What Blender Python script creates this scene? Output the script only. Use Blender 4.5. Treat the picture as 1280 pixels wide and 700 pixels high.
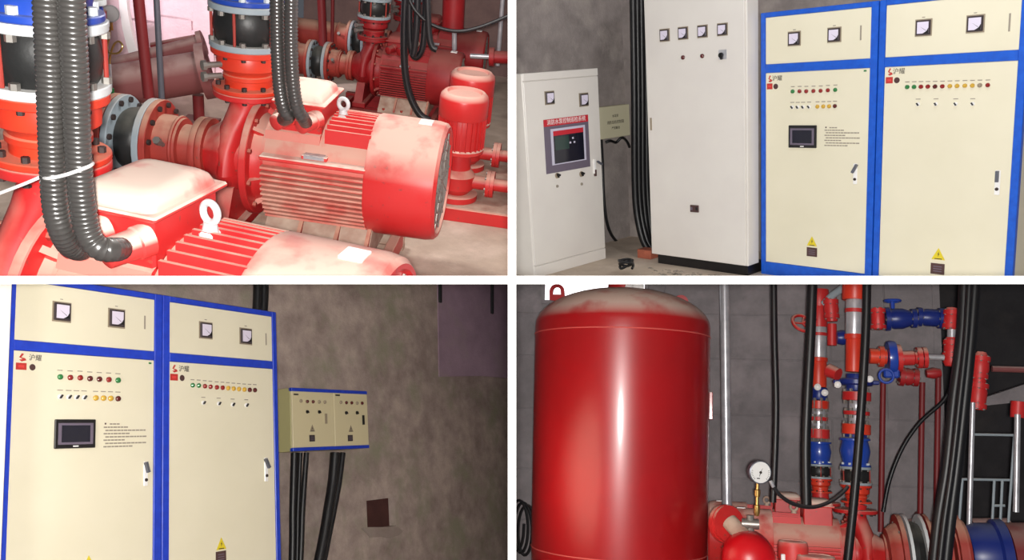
import bpy, bmesh, math, random
from mathutils import Vector, Matrix
random.seed(7)
for o in list(bpy.data.objects): bpy.data.objects.remove(o)
SC = bpy.context.scene
COL = SC.collection
F = 1100.0                      # focal length in pixels of a 1280 x 700 picture

# ------------------------------------------------------------ camera, world, light, exposure
cam_d = bpy.data.cameras.new('camera'); cam = bpy.data.objects.new('camera', cam_d); COL.objects.link(cam)
cam_d.sensor_fit = 'HORIZONTAL'; cam_d.sensor_width = 36.0; cam_d.lens = 36.0*F/1280.0
cam_d.clip_start = 0.05; cam_d.clip_end = 100
cam.rotation_euler = (math.pi/2, 0, 0)
SC.camera = cam
SC.view_settings.view_transform = 'Standard'; SC.view_settings.look = 'None'
SC.view_settings.gamma = 1.0; SC.view_settings.use_curve_mapping = False
SC.view_settings.exposure = 0.0
w = bpy.data.worlds.new('world'); SC.world = w; w.use_nodes = True
w.node_tree.nodes['Background'].inputs[0].default_value = (0.80, 0.84, 0.95, 1)
w.node_tree.nodes['Background'].inputs[1].default_value = 0.10

def lamp(name, kind, loc, power, size, color=(1, 1, 1), target=None, spot=None):
    d = bpy.data.lights.new(name, kind); d.energy = power; d.color = color
    if kind == 'AREA': d.size = size
    else: d.shadow_soft_size = size
    if spot: d.spot_size = math.radians(spot); d.spot_blend = 0.6
    o = bpy.data.objects.new(name, d); COL.objects.link(o); o.location = loc
    if target is not None:
        o.rotation_euler = (Vector(target)-Vector(loc)).to_track_quat('-Z', 'Y').to_euler()
    return o
lamp('camera_flash', 'POINT', (0.0, -0.12, 0.0), 1050, 0.04, (1.0, 0.97, 0.93))
lamp('fill_spot_pink_wall', 'SPOT', (-3.75, 6.2, 3.6), 380, 0.12, (1.0, 0.86, 0.93), (-2.75, 8.6, 2.75), 50)  # added fill spot with no visible source, brightens the pink wall
lamp('fill_pump_bay', 'POINT', (-0.9, 4.7, 2.5), 90, 0.15, (1.0, 0.96, 0.92))  # added fill above the pumps, lifts the floor and upper faces
lamp('fill_lower_cabinets', 'POINT', (-2.35, 3.0, -0.35), 34, 0.12, (1.0, 0.95, 0.90))  # added fill out of frame, brightens the near end of the lower cabinets
lamp('fill_upper_cabinets', 'POINT', (1.7, 3.6, 2.6), 62, 0.15, (0.96, 0.97, 1.0))  # added fill over the upper cabinets, no visible source
lamp('tank_reflection_spot', 'SPOT', (3.5, 4.0, -0.75), 1500, 0.15, (1.0, 0.80, 0.60), (0.0, 4.95, -1.15), 17)  # added spot on the partition so the tank mirrors a tan band

# ------------------------------------------------------------ materials
def lin(c):
    return tuple(((x/255.0)/12.92 if x <= 10 else (((x/255.0)+0.055)/1.055)**2.4) for x in c)
def mat(name, col, rough=0.5, metal=0.0, noise=None, bump=0.0, scale=8.0, col2=None, dust=None, dust_amt=0.0, dust_lo=0.25, spec=0.5, coat=0.0, detail=6.0, wear=None, dust_base=0.05):
    m = bpy.data.materials.new(name); m.use_nodes = True
    nt = m.node_tree; N = nt.nodes; L = nt.links; b = N['Principled BSDF']
    b.inputs['Roughness'].default_value = rough; b.inputs['Metallic'].default_value = metal
    b.inputs['Specular IOR Level'].default_value = spec
    b.inputs['Coat Weight'].default_value = coat; b.inputs['Coat Roughness'].default_value = 0.12
    c = lin(col)+(1,); b.inputs['Base Color'].default_value = c
    tc = N.new('ShaderNodeTexCoord'); out = None
    nz = N.new('ShaderNodeTexNoise'); nz.inputs['Scale'].default_value = scale; nz.inputs['Detail'].default_value = detail
    L.new(tc.outputs['Object'], nz.inputs['Vector'])
    if col2 is not None:
        r = N.new('ShaderNodeValToRGB'); r.color_ramp.elements[0].position = 0.32; r.color_ramp.elements[1].position = 0.70
        r.color_ramp.elements[0].color = lin(col2)+(1,); r.color_ramp.elements[1].color = c
        L.new(nz.outputs['Fac'], r.inputs['Fac']); out = r.outputs['Color']
    if wear is not None:       # small chips and scratches
        n3 = N.new('ShaderNodeTexNoise'); n3.inputs['Scale'].default_value = scale*7; n3.inputs['Detail'].default_value = 3
        L.new(tc.outputs['Object'], n3.inputs['Vector'])
        r3 = N.new('ShaderNodeValToRGB'); r3.color_ramp.elements[0].position = 0.66; r3.color_ramp.elements[1].position = 0.74
        L.new(n3.outputs['Fac'], r3.inputs['Fac'])
        mx = N.new('ShaderNodeMix'); mx.data_type = 'RGBA'; L.new(r3.outputs['Color'], mx.inputs['Factor'])
        if out: L.new(out, mx.inputs['A'])
        else: mx.inputs['A'].default_value = c
        mx.inputs['B'].default_value = lin(wear)+(1,); out = mx.outputs['Result']
    if dust is not None:       # settled dust lies on what faces up
        sp = N.new('ShaderNodeSeparateXYZ'); L.new(tc.outputs['Normal'], sp.inputs[0])
        mr = N.new('ShaderNodeMapRange'); mr.inputs['From Min'].default_value = dust_lo; mr.inputs['From Max'].default_value = dust_lo+0.45
        L.new(sp.outputs['Z'], mr.inputs['Value'])
        n2 = N.new('ShaderNodeTexNoise'); n2.inputs['Scale'].default_value = 5.0; n2.inputs['Detail'].default_value = 8
        L.new(tc.outputs['Object'], n2.inputs['Vector'])
        m2 = N.new('ShaderNodeMapRange'); m2.inputs['From Min'].default_value = 0.22; m2.inputs['From Max'].default_value = 0.48
        L.new(n2.outputs['Fac'], m2.inputs['Value'])
        mu = N.new('ShaderNodeMath'); mu.operation = 'MULTIPLY'; L.new(mr.outputs[0], mu.inputs[0]); L.new(m2.outputs[0], mu.inputs[1])
        ad = N.new('ShaderNodeMath'); ad.operation = 'MULTIPLY_ADD'; L.new(mu.outputs[0], ad.inputs[0]); ad.inputs[1].default_value = dust_amt
        lo = N.new('ShaderNodeMath'); lo.operation = 'MULTIPLY'; L.new(m2.outputs[0], lo.inputs[0]); lo.inputs[1].default_value = dust_amt*dust_base
        L.new(lo.outputs[0], ad.inputs[2])
        mx = N.new('ShaderNodeMix'); mx.data_type = 'RGBA'; L.new(ad.outputs[0], mx.inputs['Factor'])
        if out: L.new(out, mx.inputs['A'])
        else: mx.inputs['A'].default_value = c
        mx.inputs['B'].default_value = lin(dust)+(1,); out = mx.outputs['Result']
        rr = N.new('ShaderNodeMapRange'); rr.inputs['To Min'].default_value = rough; rr.inputs['To Max'].default_value = 0.9
        L.new(ad.outputs[0], rr.inputs['Value']); L.new(rr.outputs[0], b.inputs['Roughness'])
    if out is not None: L.new(out, b.inputs['Base Color'])
    if bump:
        bp = N.new('ShaderNodeBump'); bp.inputs['Strength'].default_value = bump; bp.inputs['Distance'].default_value = 0.02
        L.new(nz.outputs['Fac'], bp.inputs['Height']); L.new(bp.outputs['Normal'], b.inputs['Normal'])
    return m
def glow(name, col, strength):
    m = bpy.data.materials.new(name); m.use_nodes = True
    b = m.node_tree.nodes['Principled BSDF']; b.inputs['Emission Color'].default_value = lin(col)+(1,)
    b.inputs['Emission Strength'].default_value = strength; b.inputs['Base Color'].default_value = lin(col)+(1,)
    return m
def wallmat(name, c1, c2, c3, joints=None, blot=None):
    m = bpy.data.materials.new(name); m.use_nodes = True
    nt = m.node_tree; N = nt.nodes; L = nt.links; b = N['Principled BSDF']; b.inputs['Roughness'].default_value = 0.92
    b.inputs['Specular IOR Level'].default_value = 0.2
    tc = N.new('ShaderNodeTexCoord')
    def noise(s, d=8, off=0):
        mp = N.new('ShaderNodeMapping'); mp.inputs['Location'].default_value = (off, off*2, off*3)
        L.new(tc.outputs['Object'], mp.inputs['Vector'])
        n = N.new('ShaderNodeTexNoise'); n.inputs['Scale'].default_value = s; n.inputs['Detail'].default_value = d; n.inputs['Roughness'].default_value = 0.62
        L.new(mp.outputs[0], n.inputs['Vector']); return n
    n1 = noise(1.6); n2 = noise(7, 10, 3); n3 = noise(60, 4, 5)
    r = N.new('ShaderNodeValToRGB'); e = r.color_ramp.elements
    e[0].position = 0.30; e[0].color = lin(c2)+(1,); e[1].position = 0.66; e[1].color = lin(c1)+(1,)
    ad = N.new('ShaderNodeMath'); ad.operation = 'MULTIPLY_ADD'; L.new(n2.outputs['Fac'], ad.inputs[0]); ad.inputs[1].default_value = 0.5
    hf = N.new('ShaderNodeMath'); hf.operation = 'MULTIPLY'; L.new(n1.outputs['Fac'], hf.inputs[0]); hf.inputs[1].default_value = 0.5
    L.new(hf.outputs[0], ad.inputs[2]); L.new(ad.outputs[0], r.inputs['Fac'])
    mx = N.new('ShaderNodeMix'); mx.data_type = 'RGBA'; n4 = noise(3.1, 5, 9)
    r4 = N.new('ShaderNodeValToRGB'); r4.color_ramp.elements[0].position = 0.5; r4.color_ramp.elements[1].position = 0.72
    L.new(n4.outputs['Fac'], r4.inputs['Fac']); L.new(r4.outputs['Color'], mx.inputs['Factor'])
    L.new(r.outputs['Color'], mx.inputs['A']); mx.inputs['B'].default_value = lin(c3)+(1,)
    L.new(mx.outputs['Result'], b.inputs['Base Color'])
    bp = N.new('ShaderNodeBump'); bp.inputs['Strength'].default_value = 0.35; bp.inputs['Distance'].default_value = 0.01
    ad2 = N.new('ShaderNodeMath'); ad2.operation = 'ADD'; L.new(n2.outputs['Fac'], ad2.inputs[0]); L.new(n3.outputs['Fac'], ad2.inputs[1])
    L.new(ad2.outputs[0], bp.inputs['Height']); L.new(bp.outputs['Normal'], b.inputs['Normal'])
    return m
DUST = (214, 170, 152)
M = dict(
    red=mat('red_machine_paint', (208, 24, 30), 0.42, dust=DUST, dust_amt=0.85, col2=(186, 16, 24), scale=4, wear=(150, 60, 50)),
    redfin=mat('red_fin_paint', (206, 26, 32), 0.5, dust=DUST, dust_amt=0.9, dust_lo=0.1),
    cleanred=mat('clean_red_paint', (204, 14, 26), 0.35),
    findust=mat('dust_caked_fin', (214, 164, 144), 0.8, col2=(200, 92, 80), scale=7),
    hood=mat('red_cowl_paint', (206, 16, 24), 0.32, dust=(232, 184, 168), dust_amt=0.95, dust_lo=0.22, wear=(170, 40, 40), scale=5),
    lid=mat('dusty_lid_paint', (212, 40, 40), 0.5, dust=(232, 208, 192), dust_amt=1.0, dust_lo=0.1),
    dusty=mat('thick_grey_dust', (196, 176, 158), 0.9, col2=(160, 124, 108), scale=9),
    orange=mat('orange_red_paint', (222, 62, 34), 0.38, dust=(214, 160, 130), dust_amt=0.5, dust_lo=0.45, col2=(208, 44, 26), scale=5),
    dred=mat('dark_red_pipe_paint', (120, 22, 28), 0.5, dust=(150, 120, 112), dust_amt=0.75, dust_lo=0.3),
    shadered=mat('shaded_machine_red', (168, 20, 28), 0.5, dust=(150, 100, 90), dust_amt=0.6, dust_lo=0.3, col2=(140, 14, 22), scale=5),  # machine red darkened, dimness of the back painted into the colour
    rust=mat('primer_red_paint', (168, 50, 40), 0.6, dust=(200, 160, 136), dust_amt=0.8, dust_lo=0.35, col2=(150, 36, 30), scale=6, wear=(120, 60, 50)),
    pipedust=mat('dusty_pipe_paint', (128, 66, 66), 0.7, dust=(176, 146, 140), dust_amt=0.85, dust_lo=0.2),
    blue=mat('blue_valve_paint', (24, 66, 168), 0.3, dust=(150, 160, 180), dust_amt=0.45, dust_lo=0.5, coat=0.3),
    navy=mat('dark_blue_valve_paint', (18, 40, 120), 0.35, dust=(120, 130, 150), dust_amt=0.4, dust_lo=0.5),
    rubber=mat('black_rubber', (26, 27, 28), 0.42, dust=(130, 128, 118), dust_amt=0.45, dust_lo=0.4, bump=0.1, scale=20),
    grey=mat('grey_flange_paint', (150, 164, 172), 0.45, dust=(200, 190, 178), dust_amt=0.6, dust_lo=0.4),
    paleflange=mat('pale_flange_paint', (208, 214, 216), 0.4, dust=(214, 206, 198), dust_amt=0.5, dust_lo=0.5),
    steel=mat('galvanised_steel', (206, 206, 210), 0.32, 0.45, col2=(176, 176, 182), scale=14),
    darksteel=mat('dark_steel', (104, 106, 116), 0.4, 0.4),
    bolt=mat('zinc_bolt', (150, 146, 140), 0.4, 0.6),
    darkbolt=mat('dark_bolt', (52, 40, 38), 0.6),
    brass=mat('brass', (196, 160, 96), 0.3, 0.9),
    conduit=mat('corrugated_conduit', (60, 58, 56), 0.30, 0.0, dust=(130, 122, 114), dust_amt=0.35, dust_lo=0.6, spec=0.9, coat=0.4),
    cable=mat('black_cable', (20, 20, 23), 0.42, spec=0.5),
    cablegrey=mat('dusty_black_cable', (36, 36, 40), 0.5, dust=(110, 104, 100), dust_amt=0.5, dust_lo=0.2),
    white=mat('white_paint', (238, 238, 236), 0.6),
    partition=mat('white_partition_paint', (250, 250, 250), 0.7),
    plastic=mat('white_plastic', (240, 238, 236), 0.35),
    wpanel=mat('white_cabinet_enamel', (226, 221, 214), 0.34, col2=(220, 214, 208), scale=3),
    cpanel=mat('cream_cabinet_enamel', (229, 222, 198), 0.32, col2=(224, 217, 192), scale=3),
    bframe=mat('blue_frame_enamel', (22, 92, 204), 0.36, col2=(18, 80, 188), scale=30),
    bframe2=mat('deep_blue_frame_enamel', (30, 66, 196), 0.36, col2=(26, 56, 180), scale=30),
    black=mat('black_plastic', (22, 20, 22), 0.4),
    screen=mat('dark_glass_screen', (26, 26, 40), 0.12, spec=0.6),
    greenscr=mat('green_display_glass', (40, 62, 58), 0.15),
    meter=mat('meter_face', (222, 214, 232), 0.3),
    bezel=mat('meter_bezel', (58, 48, 50), 0.4),
    olive=mat('meter_gasket', (150, 136, 116), 0.6),
    lgreen=mat('green_lens', (44, 120, 62), 0.25, coat=0.4), lred=mat('red_lens', (140, 28, 26), 0.25, coat=0.4),
    lyel=mat('yellow_lens', (206, 164, 60), 0.25, coat=0.4), ldark=mat('dark_red_lens', (88, 26, 26), 0.25, coat=0.4),
    yellow=mat('warning_yellow', (222, 200, 40), 0.5), brown=mat('dark_nameplate', (78, 52, 50), 0.45),
    print_=mat('grey_print', (150, 140, 126), 0.6), ink=mat('dark_ink', (52, 44, 40), 0.6), redink=mat('red_ink', (186, 50, 44), 0.6), redband=mat('red_header_print', (196, 34, 50), 0.5),
    purple=mat('grey_violet_overlay', (106, 96, 112), 0.5), scrframe=mat('pale_screen_frame', (200, 196, 214), 0.4),
    tank=mat('red_tank_enamel', (168, 8, 18), 0.33, dust=(190, 172, 160), dust_amt=0.95, dust_lo=0.22, col2=(156, 8, 16), scale=2.2, coat=0.35, dust_base=0.01),
    weld=mat('weld_seam', (206, 90, 84), 0.4),
    brick=mat('fired_brick', (178, 100, 76), 0.85, col2=(150, 80, 60), scale=14, bump=0.3),
    rubble=mat('cement_crumbs', (176, 166, 152), 0.9, col2=(120, 110, 100), scale=20, bump=0.5),
    boxcream=mat('olive_cream_enamel', (214, 202, 164), 0.45), boxgreen=mat('olive_side_enamel', (176, 170, 122), 0.5),
    signcream=mat('dull_cream_enamel', (212, 206, 176), 0.55),
    floor=wallmat('dusty_floor', (212, 196, 178), (182, 164, 148), (222, 206, 190)),
    wall_tl=wallmat('plaster_warm', (150, 122, 116), (116, 94, 92), (134, 112, 108)),
    wall_pink=wallmat('plaster_pink', (232, 204, 210), (214, 184, 192), (238, 212, 216)),
    wall_tr=wallmat('concrete_tr', (162, 152, 148), (118, 111, 109), (176, 166, 160)),
    wall_bl=wallmat('concrete_bl', (196, 178, 168), (124, 108, 104), (150, 146, 126)),
    wall_blp=wallmat('concrete_blp', (168, 142, 158), (140, 118, 132), (156, 138, 142)),
    wall_br=wallmat('concrete_br', (142, 136, 138), (112, 107, 109), (152, 144, 146)),
    plaster=wallmat('pale_patch', (166, 150, 142), (130, 115, 109), (160, 150, 138)),
    hole=wallmat('dark_recess', (92, 58, 54), (64, 42, 40), (78, 50, 46)),
    dullgrey=mat('dull_gauge_grey', (120, 116, 116), 0.6),
    corner=wallmat('unlit_depth_dark', (62, 60, 62), (48, 46, 48), (66, 62, 62)),  # dark colour stands in for the unlit depth of the opening
    lit=glow('daylit_pane', (255, 252, 255), 1.6),
)

# ------------------------------------------------------------ frames, builders
class Frame:
    def __init__(self, R, O, s=1.0):
        self.R = Matrix(R).to_3x3(); self.O = Vector(O); self.s = s
        self.M = Matrix.Translation(self.O) @ self.R.to_4x4() @ Matrix.Scale(s, 4)
    def P(self, u, v, axis, val):       # point of this frame's plane axis=val seen at a place of the photograph
        d = self.R.transposed() @ Vector(((u-640)/F, 1, -(v-350)/F)); o = -(self.R.transposed() @ self.O)
        return (o + d*((val*self.s-o[axis])/d[axis]))/self.s
    def depth(self, p): return (self.M @ Vector(p)).y
    def px(self, p, n): return self.depth(p)*n/F     # metres that n pixels span at p
def ortho(R):
    x = Vector((R[0][0], R[1][0], R[2][0])).normalized(); z = Vector((R[0][2], R[1][2], R[2][2]))
    y = z.cross(x).normalized(); z = x.cross(y)
    return Matrix(((x.x, y.x, z.x), (x.y, y.y, z.y), (x.z, y.z, z.z)))
WORLD = Frame(Matrix.Identity(3), (0, 0, 0))
HALF = 5.0/F*2.4                # half the thickness of the white partitions that part the four bays

def wm(o):
    m = o.matrix_basis.copy()
    while o.parent: o = o.parent; m = o.matrix_basis @ m
    return m
def tag(o, label=None, cat=None, group=None, kind=None):
    if label: o['label'] = label
    if cat: o['category'] = cat
    if group: o['group'] = group
    if kind: o['kind'] = kind
    return o
def thing(S, name, label, cat, loc, group=None, rotz=0):
    o = bpy.data.objects.new(name, None); COL.objects.link(o); o.empty_display_size = 0.05
    o.matrix_basis = S.M @ Matrix.Translation(Vector(loc)) @ Matrix.Rotation(rotz, 4, 'Z')
    return tag(o, label, cat, group)
def perp(d):
    d = d.normalized(); a = Vector((0, 0, 1)) if abs(d.z) < 0.9 else Vector((1, 0, 0))
    u = d.cross(a).normalized(); return u, d.cross(u).normalized()
def smooth_path(pts, k=6):
    pts = [Vector(p) for p in pts]; out = []
    for i in range(len(pts)-1):
        p0 = pts[max(i-1, 0)]; p1 = pts[i]; p2 = pts[i+1]; p3 = pts[min(i+2, len(pts)-1)]
        for j in range(k):
            t = j/k; t2 = t*t; t3 = t2*t
            out.append(0.5*((2*p1)+(p2-p0)*t+(2*p0-5*p1+4*p2-p3)*t2+(3*p1-p0-3*p2+p3)*t3))
    return out+[pts[-1]]
class MB:
    def __init__(self, S=WORLD): self.S = S; self.bm = bmesh.new()
    def box(self, a, b, bev=0.0, seg=1):
        a = Vector(a); b = Vector(b); lo = Vector([min(a[i], b[i]) for i in range(3)]); hi = Vector([max(a[i], b[i]) for i in range(3)])
        r = bmesh.ops.create_cube(self.bm, size=1.0); vs = r['verts']
        for v in vs: v.co = Vector([lo[i]+(v.co[i]+0.5)*(hi[i]-lo[i]) for i in range(3)])
        if bev > 0:
            es = list({e for v in vs for e in v.link_edges})
            bmesh.ops.bevel(self.bm, geom=es, offset=bev, segments=seg, profile=0.5, affect='EDGES')
        return self
    def lathe(self, o, d, prof, n=24):
        o = Vector(o); d = Vector(d).normalized(); u, v = perp(d); rings = []
        for t, r in prof:
            if r < 1e-6: rings.append([self.bm.verts.new(o+d*t)])
            else: rings.append([self.bm.verts.new(o+d*t+(u*math.cos(2*math.pi*k/n)+v*math.sin(2*math.pi*k/n))*r) for k in range(n)])
        for A, B in zip(rings, rings[1:]):
            for k in range(n):
                q = [A[k % len(A)], A[(k+1) % len(A)], B[(k+1) % len(B)], B[k % len(B)]]
                q = list(dict.fromkeys(q))
                if len(q) >= 3:
                    try: self.bm.faces.new(q)
                    except ValueError: pass
        for R_, rev in ((rings[0], True), (rings[-1], False)):
            if len(R_) > 2: self.bm.faces.new(list(reversed(R_)) if rev else R_)
        return self
    def cyl(self, a, b, r0, r1=None, n=16):
        a = Vector(a); b = Vector(b)
        return self.lathe(a, b-a, [(0, r0), ((b-a).length, r0 if r1 is None else r1)], n)
    def tube(self, pts, r, n=10, ribs=None, smooth=6):
        P = smooth_path(pts, smooth) if smooth else [Vector(p) for p in pts]
        if ribs:                                   # resample: three rings to each corrugation
            step = ribs/3.0; Q = [P[0]]; acc = 0.0
            for a, b in zip(P, P[1:]):
                l = (b-a).length; s = step-acc
                while s <= l: Q.append(a+(b-a)*(s/l)); s += step
                acc = (acc+l) % step
            P = Q
        d = (P[1]-P[0]).normalized(); u, v = perp(d); rings = []
        for i, p in enumerate(P):
            dd = (P[min(i+1, len(P)-1)]-P[max(i-1, 0)]).normalized()
            u = (u-dd*u.dot(dd)).normalized(); v = dd.cross(u)
            rr = r if not ribs else r*(1.0, 0.985, 0.90)[i % 3]
            rings.append([self.bm.verts.new(p+(u*math.cos(2*math.pi*k/n)+v*math.sin(2*math.pi*k/n))*rr) for k in range(n)])
        for A, B in zip(rings, rings[1:]):
            for k in range(n): self.bm.faces.new((A[k], A[(k+1) % n], B[(k+1) % n], B[k]))
        self.bm.faces.new(list(reversed(rings[0]))); self.bm.faces.new(rings[-1])
        return self
    def prism(self, pts, vec):
        vec = Vector(vec); A = [self.bm.verts.new(Vector(p)) for p in pts]; B = [self.bm.verts.new(Vector(p)+vec) for p in pts]; n = len(A)
        self.bm.faces.new(list(reversed(A))); self.bm.faces.new(B)
        for k in range(n): self.bm.faces.new((A[k], A[(k+1) % n], B[(k+1) % n], B[k]))
        return self
    def loft(self, loops, caps=True):
        R_ = [[self.bm.verts.new(Vector(p)) for p in l] for l in loops]; n = len(R_[0])
        for A, B in zip(R_, R_[1:]):
            for k in range(n): self.bm.faces.new((A[k], A[(k+1) % n], B[(k+1) % n], B[k]))
        if caps: self.bm.faces.new(list(reversed(R_[0]))); self.bm.faces.new(R_[-1])
        return self
    def torus(self, c, d, R_, r, n=20, m=8):
        c = Vector(c); u, v = perp(Vector(d)); d = Vector(d).normalized(); rings = []
        for i in range(n):
            a = 2*math.pi*i/n; e = u*math.cos(a)+v*math.sin(a)
            rings.append([self.bm.verts.new(c+e*(R_+r*math.cos(2*math.pi*k/m))+d*(r*math.sin(2*math.pi*k/m))) for k in range(m)])
        for i in range(n):
            A = rings[i]; B = rings[(i+1) % n]
            for k in range(m): self.bm.faces.new((A[k], B[k], B[(k+1) % m], A[(k+1) % m]))
        return self
    def bolts(self, o, d, R_, cnt, r, h, n=6, a0=0.2):
        o = Vector(o); d = Vector(d).normalized(); u, v = perp(d)
        for k in range(cnt):
            a = a0+2*math.pi*k/cnt; p = o+(u*math.cos(a)+v*math.sin(a))*R_
            self.lathe(p, d, [(0, r), (h, r)], n)
        return self
    def build(self, name, m, parent=None, label=None, kind=None, cat=None, group=None, cell=None, sharp=0.6):
        bm = self.bm; M0 = self.S.M
        for v in bm.verts: v.co = M0 @ v.co
        if cell:                                    # stop at the partitions: nothing runs through them
            for s, ax in ((cell[0], 0), (cell[1], 2)):
                if s == 0: continue
                no = Vector((0, 0, 0)); no[ax] = s; co = no*HALF
                if any((v.co-co).dot(no) < 0 for v in bm.verts):
                    r = bmesh.ops.bisect_plane(bm, geom=bm.verts[:]+bm.edges[:]+bm.faces[:], plane_co=co, plane_no=no, clear_inner=True)
                    es = [e for e in r['geom_cut'] if isinstance(e, bmesh.types.BMEdge) and e.is_valid]
                    if es: bmesh.ops.holes_fill(bm, edges=es, sides=0)
            if not bm.verts: bm.free(); return None
        base = Matrix.Identity(4)
        if parent is not None: inv = wm(parent).inverted()
        else:
            base = M0.copy(); c = Vector((0, 0, 0))
            for v in bm.verts: c += v.co
            base.translation = c/max(1, len(bm.verts)); inv = base.inverted()
        for v in bm.verts: v.co = inv @ v.co
        bmesh.ops.recalc_face_normals(bm, faces=bm.faces[:])
        for f in bm.faces: f.smooth = True
        for e in bm.edges:
            if len(e.link_faces) == 2 and e.calc_face_angle(0) > sharp: e.smooth = False
        me = bpy.data.meshes.new(name); bm.to_mesh(me); bm.free(); me.materials.append(m)
        o = bpy.data.objects.new(name, me); COL.objects.link(o)
        if parent is not None: o.parent = parent
        else: o.matrix_basis = base
        return tag(o, label, cat, group, kind)
def dup(o, M_, label=None, group=None):
    c = o.copy(); COL.objects.link(c); c.matrix_basis = M_
    if label: c['label'] = label
    if group: c['group'] = group
    for ch in list(o.children):
        d = ch.copy(); COL.objects.link(d); d.parent = c
        for g in list(ch.children):
            e = g.copy(); COL.objects.link(e); e.parent = d
    return c
def text(S, parent, s, pos, size, m, right=(1, 0, 0), up=(0, 0, 1), width=None):
    cu = bpy.data.curves.new('lettering', 'FONT'); cu.body = s; cu.size = size; cu.extrude = 0.0004; cu.align_x = 'CENTER'; cu.align_y = 'CENTER'
    cu.materials.append(m); cu.resolution_u = 2
    tmp = bpy.data.objects.new('lettering_outline', cu); COL.objects.link(tmp)
    me = bpy.data.meshes.new_from_object(tmp.evaluated_get(bpy.context.evaluated_depsgraph_get())); me.name = 'lettering'
    bpy.data.objects.remove(tmp); bpy.data.curves.remove(cu)
    o = bpy.data.objects.new('lettering', me); COL.objects.link(o); o['kind'] = 'stuff'
    r = Vector(right).normalized(); u_ = Vector(up).normalized(); n_ = r.cross(u_)
    Rm = Matrix(((r.x, u_.x, n_.x), (r.y, u_.y, n_.y), (r.z, u_.z, n_.z))).to_4x4()
    o.parent = parent; o.matrix_basis = wm(parent).inverted() @ S.M @ Matrix.Translation(Vector(pos)) @ Rm
    return o
#BODY
# ------------------------------------------------------------ white partitions between the four bays
for nm, a, b in (('wall_middle', (-HALF, 2.4, -3.2), (HALF, 13.0, 4.2)), ('floor', (-4.6, 2.4, -HALF), (-HALF, 13.0, HALF)), ('floor', (HALF, 2.4, -HALF), (4.6, 13.0, HALF))):
    MB().box(a, b).build(nm, M['partition'], kind='structure')

# ============================================================ BAY 1: red fire pumps (upper left)
TL = (-1, 1)
RM = ortho(((0.9897, 0.0823, 0.117), (-0.0218, 0.895, -0.4455), (-0.1414, 0.4383, 0.8876)))
RN = ortho(((0.96913, 0.20853, 0.13156), (-0.1424, 0.90898, -0.39177), (-0.20128, 0.36094, 0.91061)))
OM = Vector(((520-640)/F, 1, (350-223)/F))*5.0
A = Frame(RM, OM)                                        # x along the pump shafts, y into the room, z up from the shaft
N_ = Frame(RN, Vector(((422.5-640)/F, 1, (350-439.6)/F))*3.08, 3.1/2.75)
FZ = -0.62                                               # floor level below the shaft

def V3(*a): return Vector(a)
X = V3(1, 0, 0); Y = V3(0, 1, 0); Z = V3(0, 0, 1)
def flange(mb, o, d, r, t, n=32): mb.lathe(o, d, [(0, r*0.985), (0.004, r), (t-0.004, r), (t, r*0.985)], n)

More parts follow.
